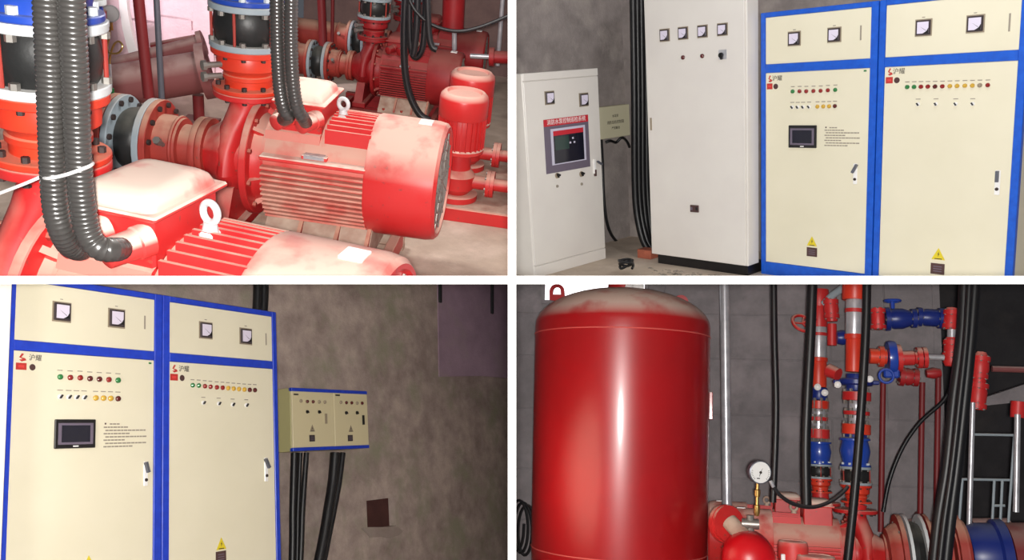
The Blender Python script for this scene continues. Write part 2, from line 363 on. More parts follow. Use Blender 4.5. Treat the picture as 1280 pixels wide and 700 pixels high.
def pump(S, label, cell, base=True, fins=True, group='horizontal fire pumps', rear=False, rise=0.0):
    t = thing(S, 'fire_pump', label, 'pump', (-0.5, 0, FZ), group)
    sw = {'red': 'shadered', 'redfin': 'shadered', 'hood': 'shadered', 'lid': 'shadered'} if rear else {}  # rear pumps take the red with shade painted in
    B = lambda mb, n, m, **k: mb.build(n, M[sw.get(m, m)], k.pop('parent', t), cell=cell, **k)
    # wet end
    mb = MB(S); mb.lathe((-1.20, 0, 0), X, [(0, .13), (.04, .15), (.07, .17), (.09, .18), (.12, .205), (.16, .215), (.20, .205), (.23, .18), (.25, .17), (.30, .17)], 40)
    B(mb, 'volute', 'red')
    mb = MB(S); L_ = []
    for z, x, rx, ry in ((-0.06, -1.03, .085, .245), (.08, -1.03, .088, .215), (.17, -1.02, .09, .165), (.26, -.985, .09, .115), (.32, -.965, .09, .095), (.36, -.96, .092, .092)):
        z += rise*max(0, min(1, (z-.08)/.24))
        L_.append([V3(x+rx*math.cos(a), ry*math.sin(a), z) for a in [2*math.pi*k/24 for k in range(24)]])
    mb.loft(L_); B(mb, 'discharge_neck', 'red')
    mb = MB(S); flange(mb, (-.96, 0, .352+rise), Z, .19 if not rise else .172, .032); B(mb, 'discharge_flange', 'red')
    mb = MB(S); mb.bolts((-.96, 0, .335+rise), Z, .16 if not rise else .15, 10, .013, .05); B(mb, 'flange_bolts', 'darkbolt', kind='stuff')
    mb = MB(S); flange(mb, (-1.214, 0, 0), X, .18, .035); B(mb, 'suction_flange', 'rust')
    mb = MB(S); flange(mb, (-.915, 0, 0), X, .325, .04, 44); B(mb, 'bracket_flange', 'red')
    mb = MB(S); mb.bolts((-.875, 0, 0), X, .29, 10, .014, .018); B(mb, 'bracket_bolts', 'rust', kind='stuff')
    mb = MB(S); mb.lathe((-.88, 0, 0), X, [(0, .255), (.03, .24), (.07, .24), (.075, .29), (.09, .29)], 36); B(mb, 'bracket', 'red')
    for a in (-0.2, -0.95, -1.7, 0.9, 1.9):
        c, s_ = math.sin(a), math.cos(a)
        mb = MB(S); e = V3(0, -s_, c)
        q = e.cross(X)*.012
        mb.prism([V3(-.88, 0, 0)+e*.22-q, V3(-.88, 0, 0)+e*.29-q, V3(-.80, 0, 0)+e*.245-q, V3(-.80, 0, 0)+e*.2-q], q*2); B(mb, 'bracket_rib', 'red')
    # motor
    mb = MB(S); mb.lathe((-.81, 0, 0), X, [(0, .28), (.02, .29), (.59, .29), (.6, .28)], 40); B(mb, 'motor_body', 'redfin')
    zs = [-.245+.0305*i for i in range(11)]
    def side(mb, z):
        yo = -math.sqrt(max(.328**2-z*z*0.8, .01)); mb.box((-.792, yo, z-.006), (-.225, -.15, z+.006))
    def top(mb, y, x0=-.475):
        mb.box((x0, y-.007, .15), (-.225, y+.007, math.sqrt(.318**2-y*y*.55)))
    ys = [-.20, -.155, -.11, -.065, -.02, .025, .07, .115, .16]
    if fins:
        for z in zs: mb = MB(S); side(mb, z); B(mb, 'cooling_fin', 'findust')
        for y in ys: mb = MB(S); top(mb, y); B(mb, 'cooling_fin', 'redfin')
    else:
        mb = MB(S)
        for z in zs: side(mb, z); mb.box((-.792, .15, z-.006), (-.225, math.sqrt(max(.328**2-z*z*.8, .01)), z+.006))
        for y in ys: top(mb, y)
        B(mb, 'cooling_fins', 'redfin', kind='stuff')
    mb = MB(S); mb.box((-.80, -.318, .100), (-.222, -.20, .126), .006); B(mb, 'motor_shoulder', 'lid')
    mb = MB(S); mb.prism([(-.80, -.20, .12), (-.80, -.245, .12), (-.80, -.20, .235), (-.80, -.12, .27)], (.30, 0, 0)); B(mb, 'box_shoulder', 'redfin')
    mb = MB(S); mb.box((-.58, -.285, .126), (-.44, -.225, .150), .004); B(mb, 'nameplate_pad', 'lid')
    mb = MB(S); mb.box((-.565, -.289, .131), (-.455, -.283, .149)); mb.box((-.565, -.280, .1495), (-.455, -.232, .1535)); B(mb, 'nameplate', 'steel')
    # cowl
    mb = MB(S); mb.lathe((-.232, 0, 0), X, [(0, .30), (0, .333), (.01, .338), (.33, .338), (.375, .330), (.392, .312), (.392, .295), (.375, .285), (.375, .0)], 56); B(mb, 'fan_cowl', 'hood')
    mb = MB(S)
    for r in (.06, .12, .18, .24): mb.torus((.147, 0, 0), X, r, .007, 28, 6)
    for k in range(6):
        a = math.pi*k/6; e = V3(0, math.cos(a), math.sin(a)); mb.cyl(V3(.148, 0, 0)-e*.28, V3(.148, 0, 0)+e*.28, .006, n=6)
    B(mb, 'cowl_grille', 'bolt', kind='stuff')
    mb = MB(S); mb.box((.0, -.05, .330), (.075, .03, .344), .002); B(mb, 'cowl_sticker', 'plastic')
    # terminal box
    mb = MB(S); mb.box((-.745, -.185, .22), (-.50, .165, .395), .008)
    tb = B(mb, 'terminal_box', 'red')
    mb = MB(S); mb.box((-.764, -.215, .392), (-.475, .19, .41), .006)
    def rr(x0, x1, y0, y1, z, c=.035):
        P_ = []
        for cx, cy, a0 in ((x1-c, y1-c, 0), (x0+c, y1-c, 90), (x0+c, y0+c, 180), (x1-c, y0+c, 270)):
            for k in range(4): a = math.radians(a0+30*k); P_.append((cx+c*math.cos(a), cy+c*math.sin(a), z))
        return P_
    mb.loft([rr(-.757, -.495, -.200, .175, .408), rr(-.754, -.500, -.196, .172, .420), rr(-.745, -.508, -.18, .16, .440), rr(-.73, -.522, -.155, .135, .455), rr(-.70, -.55, -.12, .10, .461)])
    B(mb, 'box_lid', 'lid')
    for gx in (-.525, -.66):
        mb = MB(S); mb.lathe((gx, -.17, .325), V3(-.5, -1, -.15), [(0, .050), (.04, .050), (.045, .045), (.13, .043), (.135, .036), (.138, .0)], 20); B(mb, 'cable_gland', 'lid')
    # lifting eye
    mb = MB(S); mb.box((-.455, -.035, .27), (-.405, .035, .318), .01).cyl((-.43, 0, .31), (-.43, 0, .342), .026, .02, 14).torus((-.43, 0, .372), V3(.35, 1, 0), .031, .0115, 22, 9); B(mb, 'lifting_eye', 'dusty' if not fins else 'paleflange')
    # feet and base frame
    if base:
        mb = MB(S); mb.prism([(-.79, -.17, -.235), (-.79, -.36, -.405), (-.79, -.36, -.43), (-.79, .36, -.43), (-.79, .36, -.405), (-.79, .17, -.235)], (.60, 0, 0)); B(mb, 'motor_foot', 'dusty')
        for x in (-.60, -.39, -.215):
            mb = MB(S); mb.prism([(x, -.20, -.235), (x, -.345, -.345), (x, -.372, -.405), (x, -.33, -.41)], (.022, 0, 0)); B(mb, 'foot_gusset', 'rust')
        mb = MB(S)
        for x in (-.72, -.50, -.29): mb.cyl((x, -.34, -.405), (x, -.34, -.375), .018, n=6)
        B(mb, 'foot_bolts', 'rust', kind='stuff')
        mb = MB(S); mb.box((-1.12, -.30, -.43), (-.96, .30, -.36), .01); mb.prism([(-1.10, -.16, -.15), (-1.10, -.29, -.37), (-1.10, .29, -.37), (-1.10, .16, -.15)], (.10, 0, 0)); B(mb, 'pump_foot', 'red')
        for y in (-.385, .31):
            mb = MB(S); mb.box((-1.35, y, -.50), (-.10, y+.075, -.43), .005).box((-1.35, y+.02, -.60), (-.10, y+.055, -.50)).box((-1.35, y, -.618), (-.10, y+.075, -.59)); B(mb, 'base_rail', 'dusty' if fins else 'red')
        for x in (-1.30, -.16):
            mb = MB(S); mb.box((x, -.31, -.58), (x+.06, .31, -.46), .004); B(mb, 'base_cross_rail', 'red')
        mb = MB(S); mb.prism([(-.115, -.42, FZ), (-.115, -.37, FZ), (-.115, -.28, -.44), (-.115, -.34, -.44)], (.02, 0, 0)); B(mb, 'base_bracket', 'rust')
    return t
def riser(S, cell, lab_spool, lab_joint, lab_valve, white=False, paint='orange', top='blue'):
    """spool, rubber joint and check valve standing on a discharge flange"""
    x = -.96
    t = thing(S, 'pipe_spool', lab_spool, 'pipe', (x, 0, .386)); B = lambda mb, n, m, **k: mb.build(n, M[m], k.pop('parent', t), cell=cell, **k)
    mb = MB(S); mb.lathe((x, 0, .386), Z, [(0, .125), (.06, .125), (.065, .135), (.085, .135), (.09, .125), (.11, .14), (.125, .165), (.165, .168), (.20, .158)], 36); B(mb, 'spool_body', paint)
    mb = MB(S); flange(mb, (x, 0, .386), Z, .192, .024); B(mb, 'lower_flange', paint)
    mb = MB(S); flange(mb, (x, 0, .585), Z, .195, .032); B(mb, 'upper_flange', paint)
    mb = MB(S); mb.bolts((x, 0, .41), Z, .16, 10, .014, .02).bolts((x, 0, .567), Z, .165, 10, .013, .018); B(mb, 'flange_bolts', 'darkbolt', kind='stuff')
    for z in (.475, .535):
        mb = MB(S); mb.cyl((x-.10, -.13, z), (x-.16, -.19, z), .016, n=8).lathe((x-.16, -.19, z), V3(-.7, -.7, 0), [(0, .027), (.02, .027), (.024, .0)], 8); B(mb, 'drain_plug', 'bolt')
    t = thing(S, 'rubber_joint', lab_joint, 'pipe joint', (x, 0, .618))
    mb = MB(S); flange(mb, (x, 0, .618), Z, .20, .032); B(mb, 'lower_flange', 'paleflange' if white else 'grey', parent=t)
    mb = MB(S); mb.lathe((x, 0, .65), Z, [(0, .16), (.02, .172), (.085, .182), (.15, .172), (.17, .16)], 36); B(mb, 'rubber_bellows', 'rubber', parent=t)
    mb = MB(S); flange(mb, (x, 0, .82), Z, .20, .032); B(mb, 'upper_flange', 'paleflange' if white else 'grey', parent=t)
    for k in range(6):
        a = .5+2*math.pi*k/6; c = V3(x+.186*math.cos(a), .186*math.sin(a), 0)
        mb = MB(S); mb.cyl(c+Z*.652, c+Z*.818, .008, n=8); B(mb, 'tie_rod', 'rust', parent=t)
    mb = MB(S); mb.bolts((x, 0, .65), Z, .186, 10, .017, .022).bolts((x, 0, .798), Z, .186, 10, .017, .022); B(mb, 'flange_bolts', 'bolt', parent=t, kind='stuff')
    t = thing(S, 'check_valve', lab_valve, 'valve', (x, 0, .853))
    mb = MB(S); mb.lathe((x, 0, .853), Z, [(0, .16), (.05, .155), (.10, .17), (.2, .19), (.3, .17), (.36, .155)], 36); B(mb, 'valve_body', top, parent=t)
    mb = MB(S); flange(mb, (x, 0, .853), Z, .192, .024); B(mb, 'lower_flange', top, parent=t)
    mb = MB(S); flange(mb, (x, 0, 1.19), Z, .192, .03); B(mb, 'upper_flange', top, parent=t)
    mb = MB(S); mb.bolts((x, 0, .877), Z, .165, 8, .018, .025); B(mb, 'flange_bolts', 'paleflange', parent=t, kind='stuff')
def suction(S, cell, lab_red, lab_joint, lab_pipe, end=-2.3):
    t = thing(S, 'suction_reducer', lab_red, 'pipe', (-1.338, 0, 0)); B = lambda mb, n, m, **k: mb.build(n, M[m], k.pop('parent', t), cell=cell, **k)
    mb = MB(S); mb.lathe((-1.233, 0, 0), -X, [(0, .115), (.02, .12), (.10, .125), (.105, .155), (.13, .16), (.19, .165), (.25, .165)], 36); B(mb, 'reducer_body', 'rust')
    mb = MB(S); mb.torus((-1.363, 0, 0), X, .158, .012, 30, 8); B(mb, 'weld_ring', 'rust')
    mb = MB(S); flange(mb, (-1.253, 0, 0), X, .18, .036); B(mb, 'pump_flange', 'rust')
    mb = MB(S); flange(mb, (-1.500, 0, 0), X, .245, .036); B(mb, 'joint_flange', 'rust')
    mb = MB(S); mb.bolts((-1.458, 0, 0), X, .215, 12, .016, .016); B(mb, 'flange_bolts', 'darkbolt', kind='stuff')
    mb = MB(S); mb.cyl((-1.393, -.16, .05), (-1.393, -.215, .085), .014, n=8).cyl((-1.393, -.20, .075), (-1.393, -.235, .10), .022, n=6); B(mb, 'drain_plug', 'bolt')
    t2 = thing(S, 'rubber_joint', lab_joint, 'pipe joint', (-1.598, 0, 0))
    mb = MB(S); mb.lathe((-1.538, 0, 0), -X, [(0, .155), (.03, .175), (.075, .185), (.12, .175), (.15, .155)], 36); B(mb, 'rubber_bellows', 'rubber', parent=t2)
    mb = MB(S); flange(mb, (-1.538, 0, 0), X, .245, .036); B(mb, 'pump_side_flange', 'grey', parent=t2)
    mb = MB(S); flange(mb, (-1.713, 0, 0), X, .245, .036); B(mb, 'wall_side_flange', 'grey', parent=t2)
    mb = MB(S); mb.bolts((-1.677, 0, 0), X, .217, 12, .017, .016); B(mb, 'flange_bolts', 'darkbolt', parent=t2, kind='stuff')
    t3 = thing(S, 'suction_pipe', lab_pipe, 'pipe', (-1.838, 0, 0))
    mb = MB(S); flange(mb, (-1.753, 0, 0), X, .245, .036); B(mb, 'pipe_flange', 'rust', parent=t3)
    mb = MB(S); mb.lathe((-1.753, 0, 0), -X, [(0, .18), (.12, .185), (.14, .2), (.16, .185), (end*-1+-1.753, .18)], 36); B(mb, 'pipe_body', 'rust', parent=t3)
    mb = MB(S); mb.cyl((-1.838, -.17, .06), (-1.838, -.245, .09), .014, n=8).cyl((-1.838, -.21, .08), (-1.838, -.245, .10), .022, n=6); B(mb, 'drain_plug', 'bolt', parent=t3)

pump(N_, 'near red motor pump, overexposed with white dusty box lid and pale lifting eye', TL, base=False, rise=.06)
c_ = V3(-.96, 0, .386); s2 = N_.s*.90
NR = Frame(RN, N_.M @ (c_+V3(0, 0, .06)) - RN @ (c_*s2), s2)
riser(NR, TL, 'orange pipe spool behind the two thick ribbed hoses', 'rubber joint with pale flanges behind the two thick ribbed hoses', 'bright blue valve behind the two thick ribbed hoses', white=True)
pump(A, 'red motor pump in mid picture with clean round fan cowl and side fins', TL)
riser(A, TL, 'orange pipe spool above the red pump with side fins', 'black rubber joint with grey flanges above the orange spool', 'dark blue valve above the black joint of the middle pump')
suction(A, TL, 'dusty red reducer feeding the middle pump', 'horizontal black rubber joint between two blue grey flanges beside the middle pump', 'dusty red pipe stub beyond the blue grey flanged joint', end=-2.05)
# ribbed hoses
def hose(S, pts, r, name, label, cat, m='conduit', ribs=None, n=16, cell=TL, group=None, smooth=6):
    mb = MB(S); mb.tube(pts, r, n, ribs, smooth); return mb.build(name, M[m], None, label, cat=cat, group=group, cell=cell, sharp=1.2 if ribs else .8)
pn = lambda u, v, y: N_.P(u, v, 1, y)
pa = lambda u, v, y: A.P(u, v, 1, y)
g0 = V3(-.562, -.246, .314); g1 = V3(-.697, -.246, .314)
hose(N_, [pn(87, -60, -.42), pn(89, 0, -.42), pn(94, 100, -.42), pn(98, 200, -.42), pn(105, 270, -.42), pn(113, 298, -.42), pn(126, 311, -.41), pn(143, 312, -.37), g0], .0325, 'corrugated_hose', 'thick ribbed black hose entering the gland of the near white box lid', 'hose', ribs=.0125)
hose(N_, [pn(55.5, -60, -.43), pn(58.5, 0, -.43), pn(62.5, 100, -.43), pn(65.5, 200, -.43), pn(69.5, 260, -.43), pn(77, 288, -.42), pn(87, 306, -.385), pn(100, 311, -.33), g1], .0325, 'corrugated_hose', 'thick ribbed black hose at the outer side of the near hose pair', 'hose', ribs=.0125)
mb = MB(N_); lp = [pn(u, v, y) for u, v, y in ((51, 221, -.43), (60, 223, -.473), (80, 219, -.475), (98, 213, -.465), (113, 207, -.43), (113, 204, -.375), (80, 214, -.37), (53, 219, -.385))]
mb.tube(lp+[lp[0]], .0045, 8); mb.tube([pn(51, 221, -.44), pn(30, 230, -.45), pn(-4, 243, -.45)], .0042, 8)
mb.build('cable_tie', M['plastic'], None, 'white cable tie bound round the two near ribbed hoses', cat='cable tie', cell=TL)
hose(A, [pa(346, -40, -.40), pa(346, 0, -.40), pa(347, 60, -.40), pa(350, 110, -.40), pa(355, 136, -.40), pa(360, 146, -.37), V3(-.698, -.248, .314)], .036, 'conduit_hose', 'black conduit nearest the rubber joint, entering the middle pump box', 'hose', m='conduit', ribs=.018)
hose(A, [pa(365, -40, -.42), pa(364, 0, -.42), pa(364, 60, -.42), pa(367, 110, -.42), pa(372, 136, -.41), pa(379, 148, -.37), V3(-.563, -.248, .314)], .034, 'conduit_hose', 'black conduit hanging over the fins side of the middle pump box', 'hose', m='conduit', ribs=.018)
# ------ pumps behind
def at_floor(u, v, s, xo): p = A.P(u, v, 2, FZ); return A.M @ (p+V3(xo*s, 0, -FZ*s))
B1 = Frame(RM, at_floor(458, 146, .72, 1.0), .72)
B2 = Frame(RM, at_floor(500, 112, .72, 1.0), .72)
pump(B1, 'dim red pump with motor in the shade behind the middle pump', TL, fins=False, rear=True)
riser(B1, TL, 'dim red spool of the pump behind the lifting eye', 'black and white banded joint under a blue valve at the back', 'deep blue valve at the back nearest the paired black conduits', paint='shadered', top='navy')
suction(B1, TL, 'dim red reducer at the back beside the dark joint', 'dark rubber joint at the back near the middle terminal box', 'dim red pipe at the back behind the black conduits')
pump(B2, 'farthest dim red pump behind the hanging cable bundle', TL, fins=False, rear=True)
riser(B2, TL, 'dim red spool of the farthest pump', 'black rubber joint of the farthest pump', 'deep blue valve of the farthest pump', paint='shadered', top='navy')
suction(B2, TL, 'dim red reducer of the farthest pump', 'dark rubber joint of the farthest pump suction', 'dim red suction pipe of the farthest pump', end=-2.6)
# ------ small vertical pumps
def jockey(u, v, w_px, label, h_px):
    b = A.P(u, v, 2, -.52); k = A.px(b, 1); r = w_px/2*k; H = h_px*k/0.97
    t = thing(A, 'vertical_pump', label, 'pump', b); B = lambda mb, n, m, **q: mb.build(n, M[m], t, cell=TL, **q)
    zc = H*.50
    mb = MB(A); mb.lathe(b+Z*zc, Z, [(0, r*.92), (H*.02, r*.95), (H*.28, r*.95), (H*.30, r*.9)], 32); B(mb, 'motor_body', 'red')
    mb = MB(A)
    for q in range(26):
        a = 2*math.pi*q/26; e = V3(math.cos(a), math.sin(a), 0); s_ = e.cross(Z)*r*.025
        mb.prism([b+e*r*.9+Z*zc-s_, b+e*r*1.02+Z*zc-s_, b+e*r*1.02+Z*(zc+H*.28)-s_, b+e*r*.9+Z*(zc+H*.28)-s_], s_*2)
    B(mb, 'cooling_fins', 'red', kind='stuff')
    mb = MB(A); mb.lathe(b+Z*(zc+H*.27), Z, [(0, r), (H*.01, r*1.03), (H*.16, r*1.03), (H*.195, r*.98), (H*.222, r*.85), (H*.222, r*.74), (H*.20, r*.68), (H*.205, 0)], 36); B(mb, 'fan_cowl', 'hood')
    mb = MB(A); mb.lathe(b+Z*(zc-H*.06), Z, [(0, r*.6), (H*.02, r*1.0), (H*.05, r*1.02), (H*.065, r*.9)], 32); B(mb, 'motor_flange', 'lid')
    mb = MB(A); mb.lathe(b+Z*(H*.05), Z, [(0, r*.5), (H*.06, r*.75), (H*.18, r*.78), (H*.24, r*.55), (H*.40, r*.5)], 28); B(mb, 'pump_casing', 'red')
    mb = MB(A); mb.lathe(b, Z, [(0, r*.95), (H*.05, r*.95), (H*.055, r*.5)], 24); B(mb, 'pump_foot', 'red')
    for s_ in (-1, 1):
        mb = MB(A); c = b+Z*H*.17; mb.cyl(c, c+X*s_*r*1.35, r*.30, n=18); mb.lathe(c+X*s_*r*1.30, X*s_, [(0, r*.58), (r*.16, r*.58)], 24); B(mb, 'nozzle', 'red')
        mb = MB(A); mb.bolts(c+X*s_*r*1.24, X*s_, r*.46, 6, r*.07, r*.30); B(mb, 'nozzle_bolts', 'bolt', kind='stuff')
    return b, r, H
b2, r2, H2 = jockey(580, 208, 53, 'small vertical motor pump half hidden behind its twin', 117)
b1, r1, H1 = jockey(569, 246, 57, 'small upright motor pump beside the round red fan cowl', 131)
for b, r, H, lab in ((b1, r1, H1, 'red pipe leading from the nearer upright motor pump'), (b2, r2, H2, 'red pipe leading from the hidden upright motor pump')):
    t = thing(A, 'pipe', lab, 'pipe', b+X*r*1.5+Z*H*.17)
    mb = MB(A); c = b+Z*H*.17+X*r*1.47; mb.cyl(c, c+X*1.2, r*.27, n=18); mb.build('pipe_body', M['red'], t, cell=TL)
    mb = MB(A); mb.lathe(c, X, [(0, r*.58), (r*.16, r*.58)], 24); mb.build('pipe_flange', M['red'], t, cell=TL)
t = thing(A, 'skid_base', 'low red steel skid under the two upright motor pumps', 'base', (b1.x, b1.y, FZ))
for yy in (b1.y-r1*1.1, b2.y+r2*.9):
    mb = MB(A); mb.box((b1.x-.28, yy-.03, FZ), (b1.x+1.3, yy+.03, -.525), .004); mb.build('skid_rail', M['red'], t, cell=TL)
mb = MB(A); mb.box((b1.x-.30, b1.y-r1*1.15, -.533), (b1.x+1.3, b2.y+r2, -.522), .003); mb.build('skid_plate', M['dusty'], t, cell=TL)
# ------ header pipes, posts and gauge in the rear
def P2(u, v, y): return A.P(u, v, 1, y)
def pipe(S, pts, r, label, m, name='pipe', cat='pipe', n=20, cell=TL, smooth=0, fl=(), fr=1.5, ft=.05, group=None):
    """a pipe with flanges at the given (index) ends"""
    pts = [Vector(p) for p in pts]
    mb = MB(S); mb.tube(pts, r, n, None, smooth)
    if not fl: return mb.build(name, M[m], None, label, cat=cat, cell=cell, group=group)
    t = thing(S, name, label, cat, pts[0], group); mb.build('pipe_body', M[m], t, cell=cell)
    for i in fl:
        d = (pts[1]-pts[0]) if i == 0 else (pts[-2]-pts[-1]); mb = MB(S); mb.lathe(pts[i], d, [(0, r*fr), (ft, r*fr)], 24); mb.build('pipe_flange', M[m], t, cell=cell)
    return t
ya = 2.5
pipe(A, [P2(255, 53, ya+.1), P2(205, 66, ya), P2(128, 86, ya-.1)], .068, 'dusty slim header pipe along the pink wall', 'pipedust', fl=(0,), ft=.04)
pipe(A, [P2(262, 88, ya-.25), P2(140, 108, ya-.5)], .165, 'fat dark header pipe below the slim dusty one', 'pipedust', fl=(0,), fr=1.35, ft=.07)
pipe(A, [P2(244, 48, ya+.42), P2(190, 58, ya+.4)], .034, 'thin dark red crosswise pipe on the pink wall', 'dred', name='wall_pipe')
mb = MB(A); q = P2(246, 82, ya-.28); mb.cyl((q.x, q.y, FZ), (q.x, q.y, q.z-.24), .045, n=12).box((q.x-.14, q.y-.12, FZ), (q.x+.14, q.y+.12, FZ+.02)); mb.build('pipe_stand', M['dred'], None, 'short post carrying the end of the fat header pipe', cat='stand', cell=TL)
def post(u0, v0, u1, v1, y, r, label, m, name='pipe', n=14):
    return pipe(A, [P2(u0, v0, y), P2(u1, v1, y)], r, label, m, name=name, n=n)
post(172, -12, 186, 122, 1.55, .040, 'dark red upright pipe in front of the fat header pipe', 'dred', 'riser_pipe')
post(195, -12, 203, 140, 1.25, .021, 'thin grey steel upright pipe before the pink wall', 'darksteel', 'steel_pipe')
post(121, 12, 126, 262, .55, .055, 'dark red post right behind the near hoses', 'dred', 'post')
post(401, -12, 405, 72, 3.6, .038, 'dark red thin riser against the back wall', 'dred', 'riser_pipe')
post(416, -12, 415, 62, 3.7, .016, 'thin rusty rod beside the dark red riser', 'dred', 'rod')
post(629, -12, 622, 82, 3.3, .020, 'shiny vertical pipe at the far side of the pump bay', 'steel', 'steel_pipe')
post(568, -12, 566, 36, 3.4, .10, 'red riser above the farthest pumps', 'shadered', 'riser_pipe')
post(568, 40, 568, 62, 3.2, .022, 'short steel stub under the red riser at the back', 'steel', 'steel_stub')
pipe(A, [P2(588, 70, 2.7), P2(612, 71, 2.7)], .020, 'short bright steel pipe lying level at the back', 'steel', name='steel_pipe')
pipe(A, [P2(612, 71, 2.75), P2(660, 73, 2.75)], .052, 'level red pipe end at the far side of the pump bay', 'shadered', fl=(0,), ft=.04)
# blue and pale fitting peeping out behind the hoses
t = thing(A, 'flanged_fitting', 'small blue fitting with pale flange behind the near hoses', 'valve', P2(116, 20, .35))
c = P2(117, 30, .35); mb = MB(A); flange(mb, c-Z*.012, Z, .085, .035, 24); mb.build('pale_flange', M['paleflange'], t, cell=TL)
mb = MB(A); mb.lathe(c+Z*.02, Z, [(0, .055), (.06, .06), (.12, .05)], 20); mb.build('fitting_body', M['blue'], t, cell=TL)
mb = MB(A); flange(mb, c+Z*.115, Z, .08, .03, 24); mb.build('upper_flange', M['paleflange'], t, cell=TL)
mb = MB(A); mb.bolts(c-Z*.06, Z, .065, 6, .009, .09); mb.build('flange_bolts', M['bolt'], t, cell=TL, kind='stuff')
# pressure gauge with its coil tube
gc = P2(138, 17, .85); fd = (A.R.transposed() @ Vector((.46, -.85, -.25))).normalized(); gr = A.px(gc, 10.5)
t = thing(A, 'pressure_gauge', 'round grey pressure gauge on a brass coil tube near the hoses', 'gauge', gc-Z*.3)
mb = MB(A); mb.lathe(gc-fd*.02, fd, [(0, gr*.9), (.01, gr), (.04, gr), (.042, gr*.9), (.036, gr*.88)], 28); mb.build('gauge_case', M['dullgrey'], t, cell=TL)
mb = MB(A); mb.lathe(gc+fd*.017, fd, [(0, gr*.88), (.002, gr*.88)], 28); mb.build('gauge_dial', M['dullgrey'], t, cell=TL)
mb = MB(A); mb.cyl(gc-Z*gr, gc-Z*(gr+.05), .010, n=8); mb.tube([P2(137, 30, .85), P2(137, 44, .85), P2(134, 58, .85), P2(137, 66, .83), P2(148, 66, .80), P2(153, 58, .80), P2(149, 52, .82), P2(143, 55, .87), P2(138, 68, .87), P2(137, 82, .85)], .007, 8); mb.build('coil_tube', M['brass'], t, cell=TL)
mb = MB(A); mb.cyl(P2(137, 80, .85), P2(140, 142, .80), .011, n=8); mb.build('gauge_stem', M['steel'], t, cell=TL)
mb = MB(A); c = P2(139, 117, .81); mb.cyl(c-Z*.035, c+Z*.035, .02, n=10).box(c-V3(.0, .01, .008), c+V3(.10, .01, .008), .003); mb.build('tap_handle', mat('green_tap_paint', (20, 120, 60), 0.4), t, cell=TL)
# plain white strip before the pink wall
mb = MB(A); L_ = []
for u, v, wd in ((152, -20, 10), (154, 10, 10), (158, 35, 10.5), (163, 55, 11), (167, 69, 11)):
    a = P2(u-wd/2, v, 3.2); b = P2(u+wd/2, v, 3.2); L_.append([a, b, b+Y*.05, a+Y*.05])
mb.loft(L_).build('white_strip', M['plastic'], None, 'white strip coming down before the pink wall', cat='duct', cell=TL)
# hanging cables at the back
for i, (pts, r, lab) in enumerate((
    (((507, -10), (505, 40), (506, 85), (512, 118), (524, 142), (537, 151)), .026, 'thickest hanging cable curving down in front of the dim pumps'),
    (((512, -10), (512, 35), (514, 62), (520, 72), (528, 60), (531, 25), (532, -10)), .022, 'looped black cable in the hanging bundle'),
    (((522, -10), (521, 30), (518, 62), (516, 70)), .024, 'straight inner cable of the hanging bundle'),
    (((534, -10), (536, 40), (540, 58), (546, 62)), .022, 'short black cable at the outer side of the hanging bundle'))):
    hose(A, [P2(u, v, 1.55-.04*i) for u, v in pts], r, 'hanging_cable', lab, 'cable', m='cable', n=10)
hose(A, [P2(u, v, 1.45) for u, v in ((510, -4), (520, 14), (540, 31), (570, 39), (600, 34), (640, 18))], .013, 'swag_cable', 'thin black cable sagging from the bundle to the partition', 'cable', m='cable', n=8)
# floor and walls
def slab(S, name, a, b, m, cell, parent=None, kind='structure'): return MB(S).box(a, b).build(name, M[m], parent, kind=kind, cell=cell)
slab(A, 'floor', (-5.5, -1.2, FZ-.12), (3.5, 6.6, FZ), 'floor', TL)
slab(A, 'wall_back', (-2.2, 5.2, FZ), (3.5, 5.35, 6.5), 'wall_tl', TL)
wl = slab(A, 'wall_left', (-7.2, 3.55, FZ), (-1.95, 3.7, 6.5), 'wall_pink', TL)

FL_ = lambda u, v: A.P(u, v, 1, 3.55)
for (u0, v0, u1, v1) in ((196, -30, 240.5, 21), (196, 22, 240.5, 78), (241.5, -30, 268, 40), (241.5, 41, 268, 90), (150, -30, 195, 24), (150, 25, 195, 90)):
    p = FL_(u0, v1); q = FL_(u1, v0)
    MB(A).box((p.x+.006, 3.535, min(p.z, q.z)+.006), (q.x-.006, 3.56, max(p.z, q.z)-.006), .003).build('panel', M['wall_pink'], wl, cell=TL)
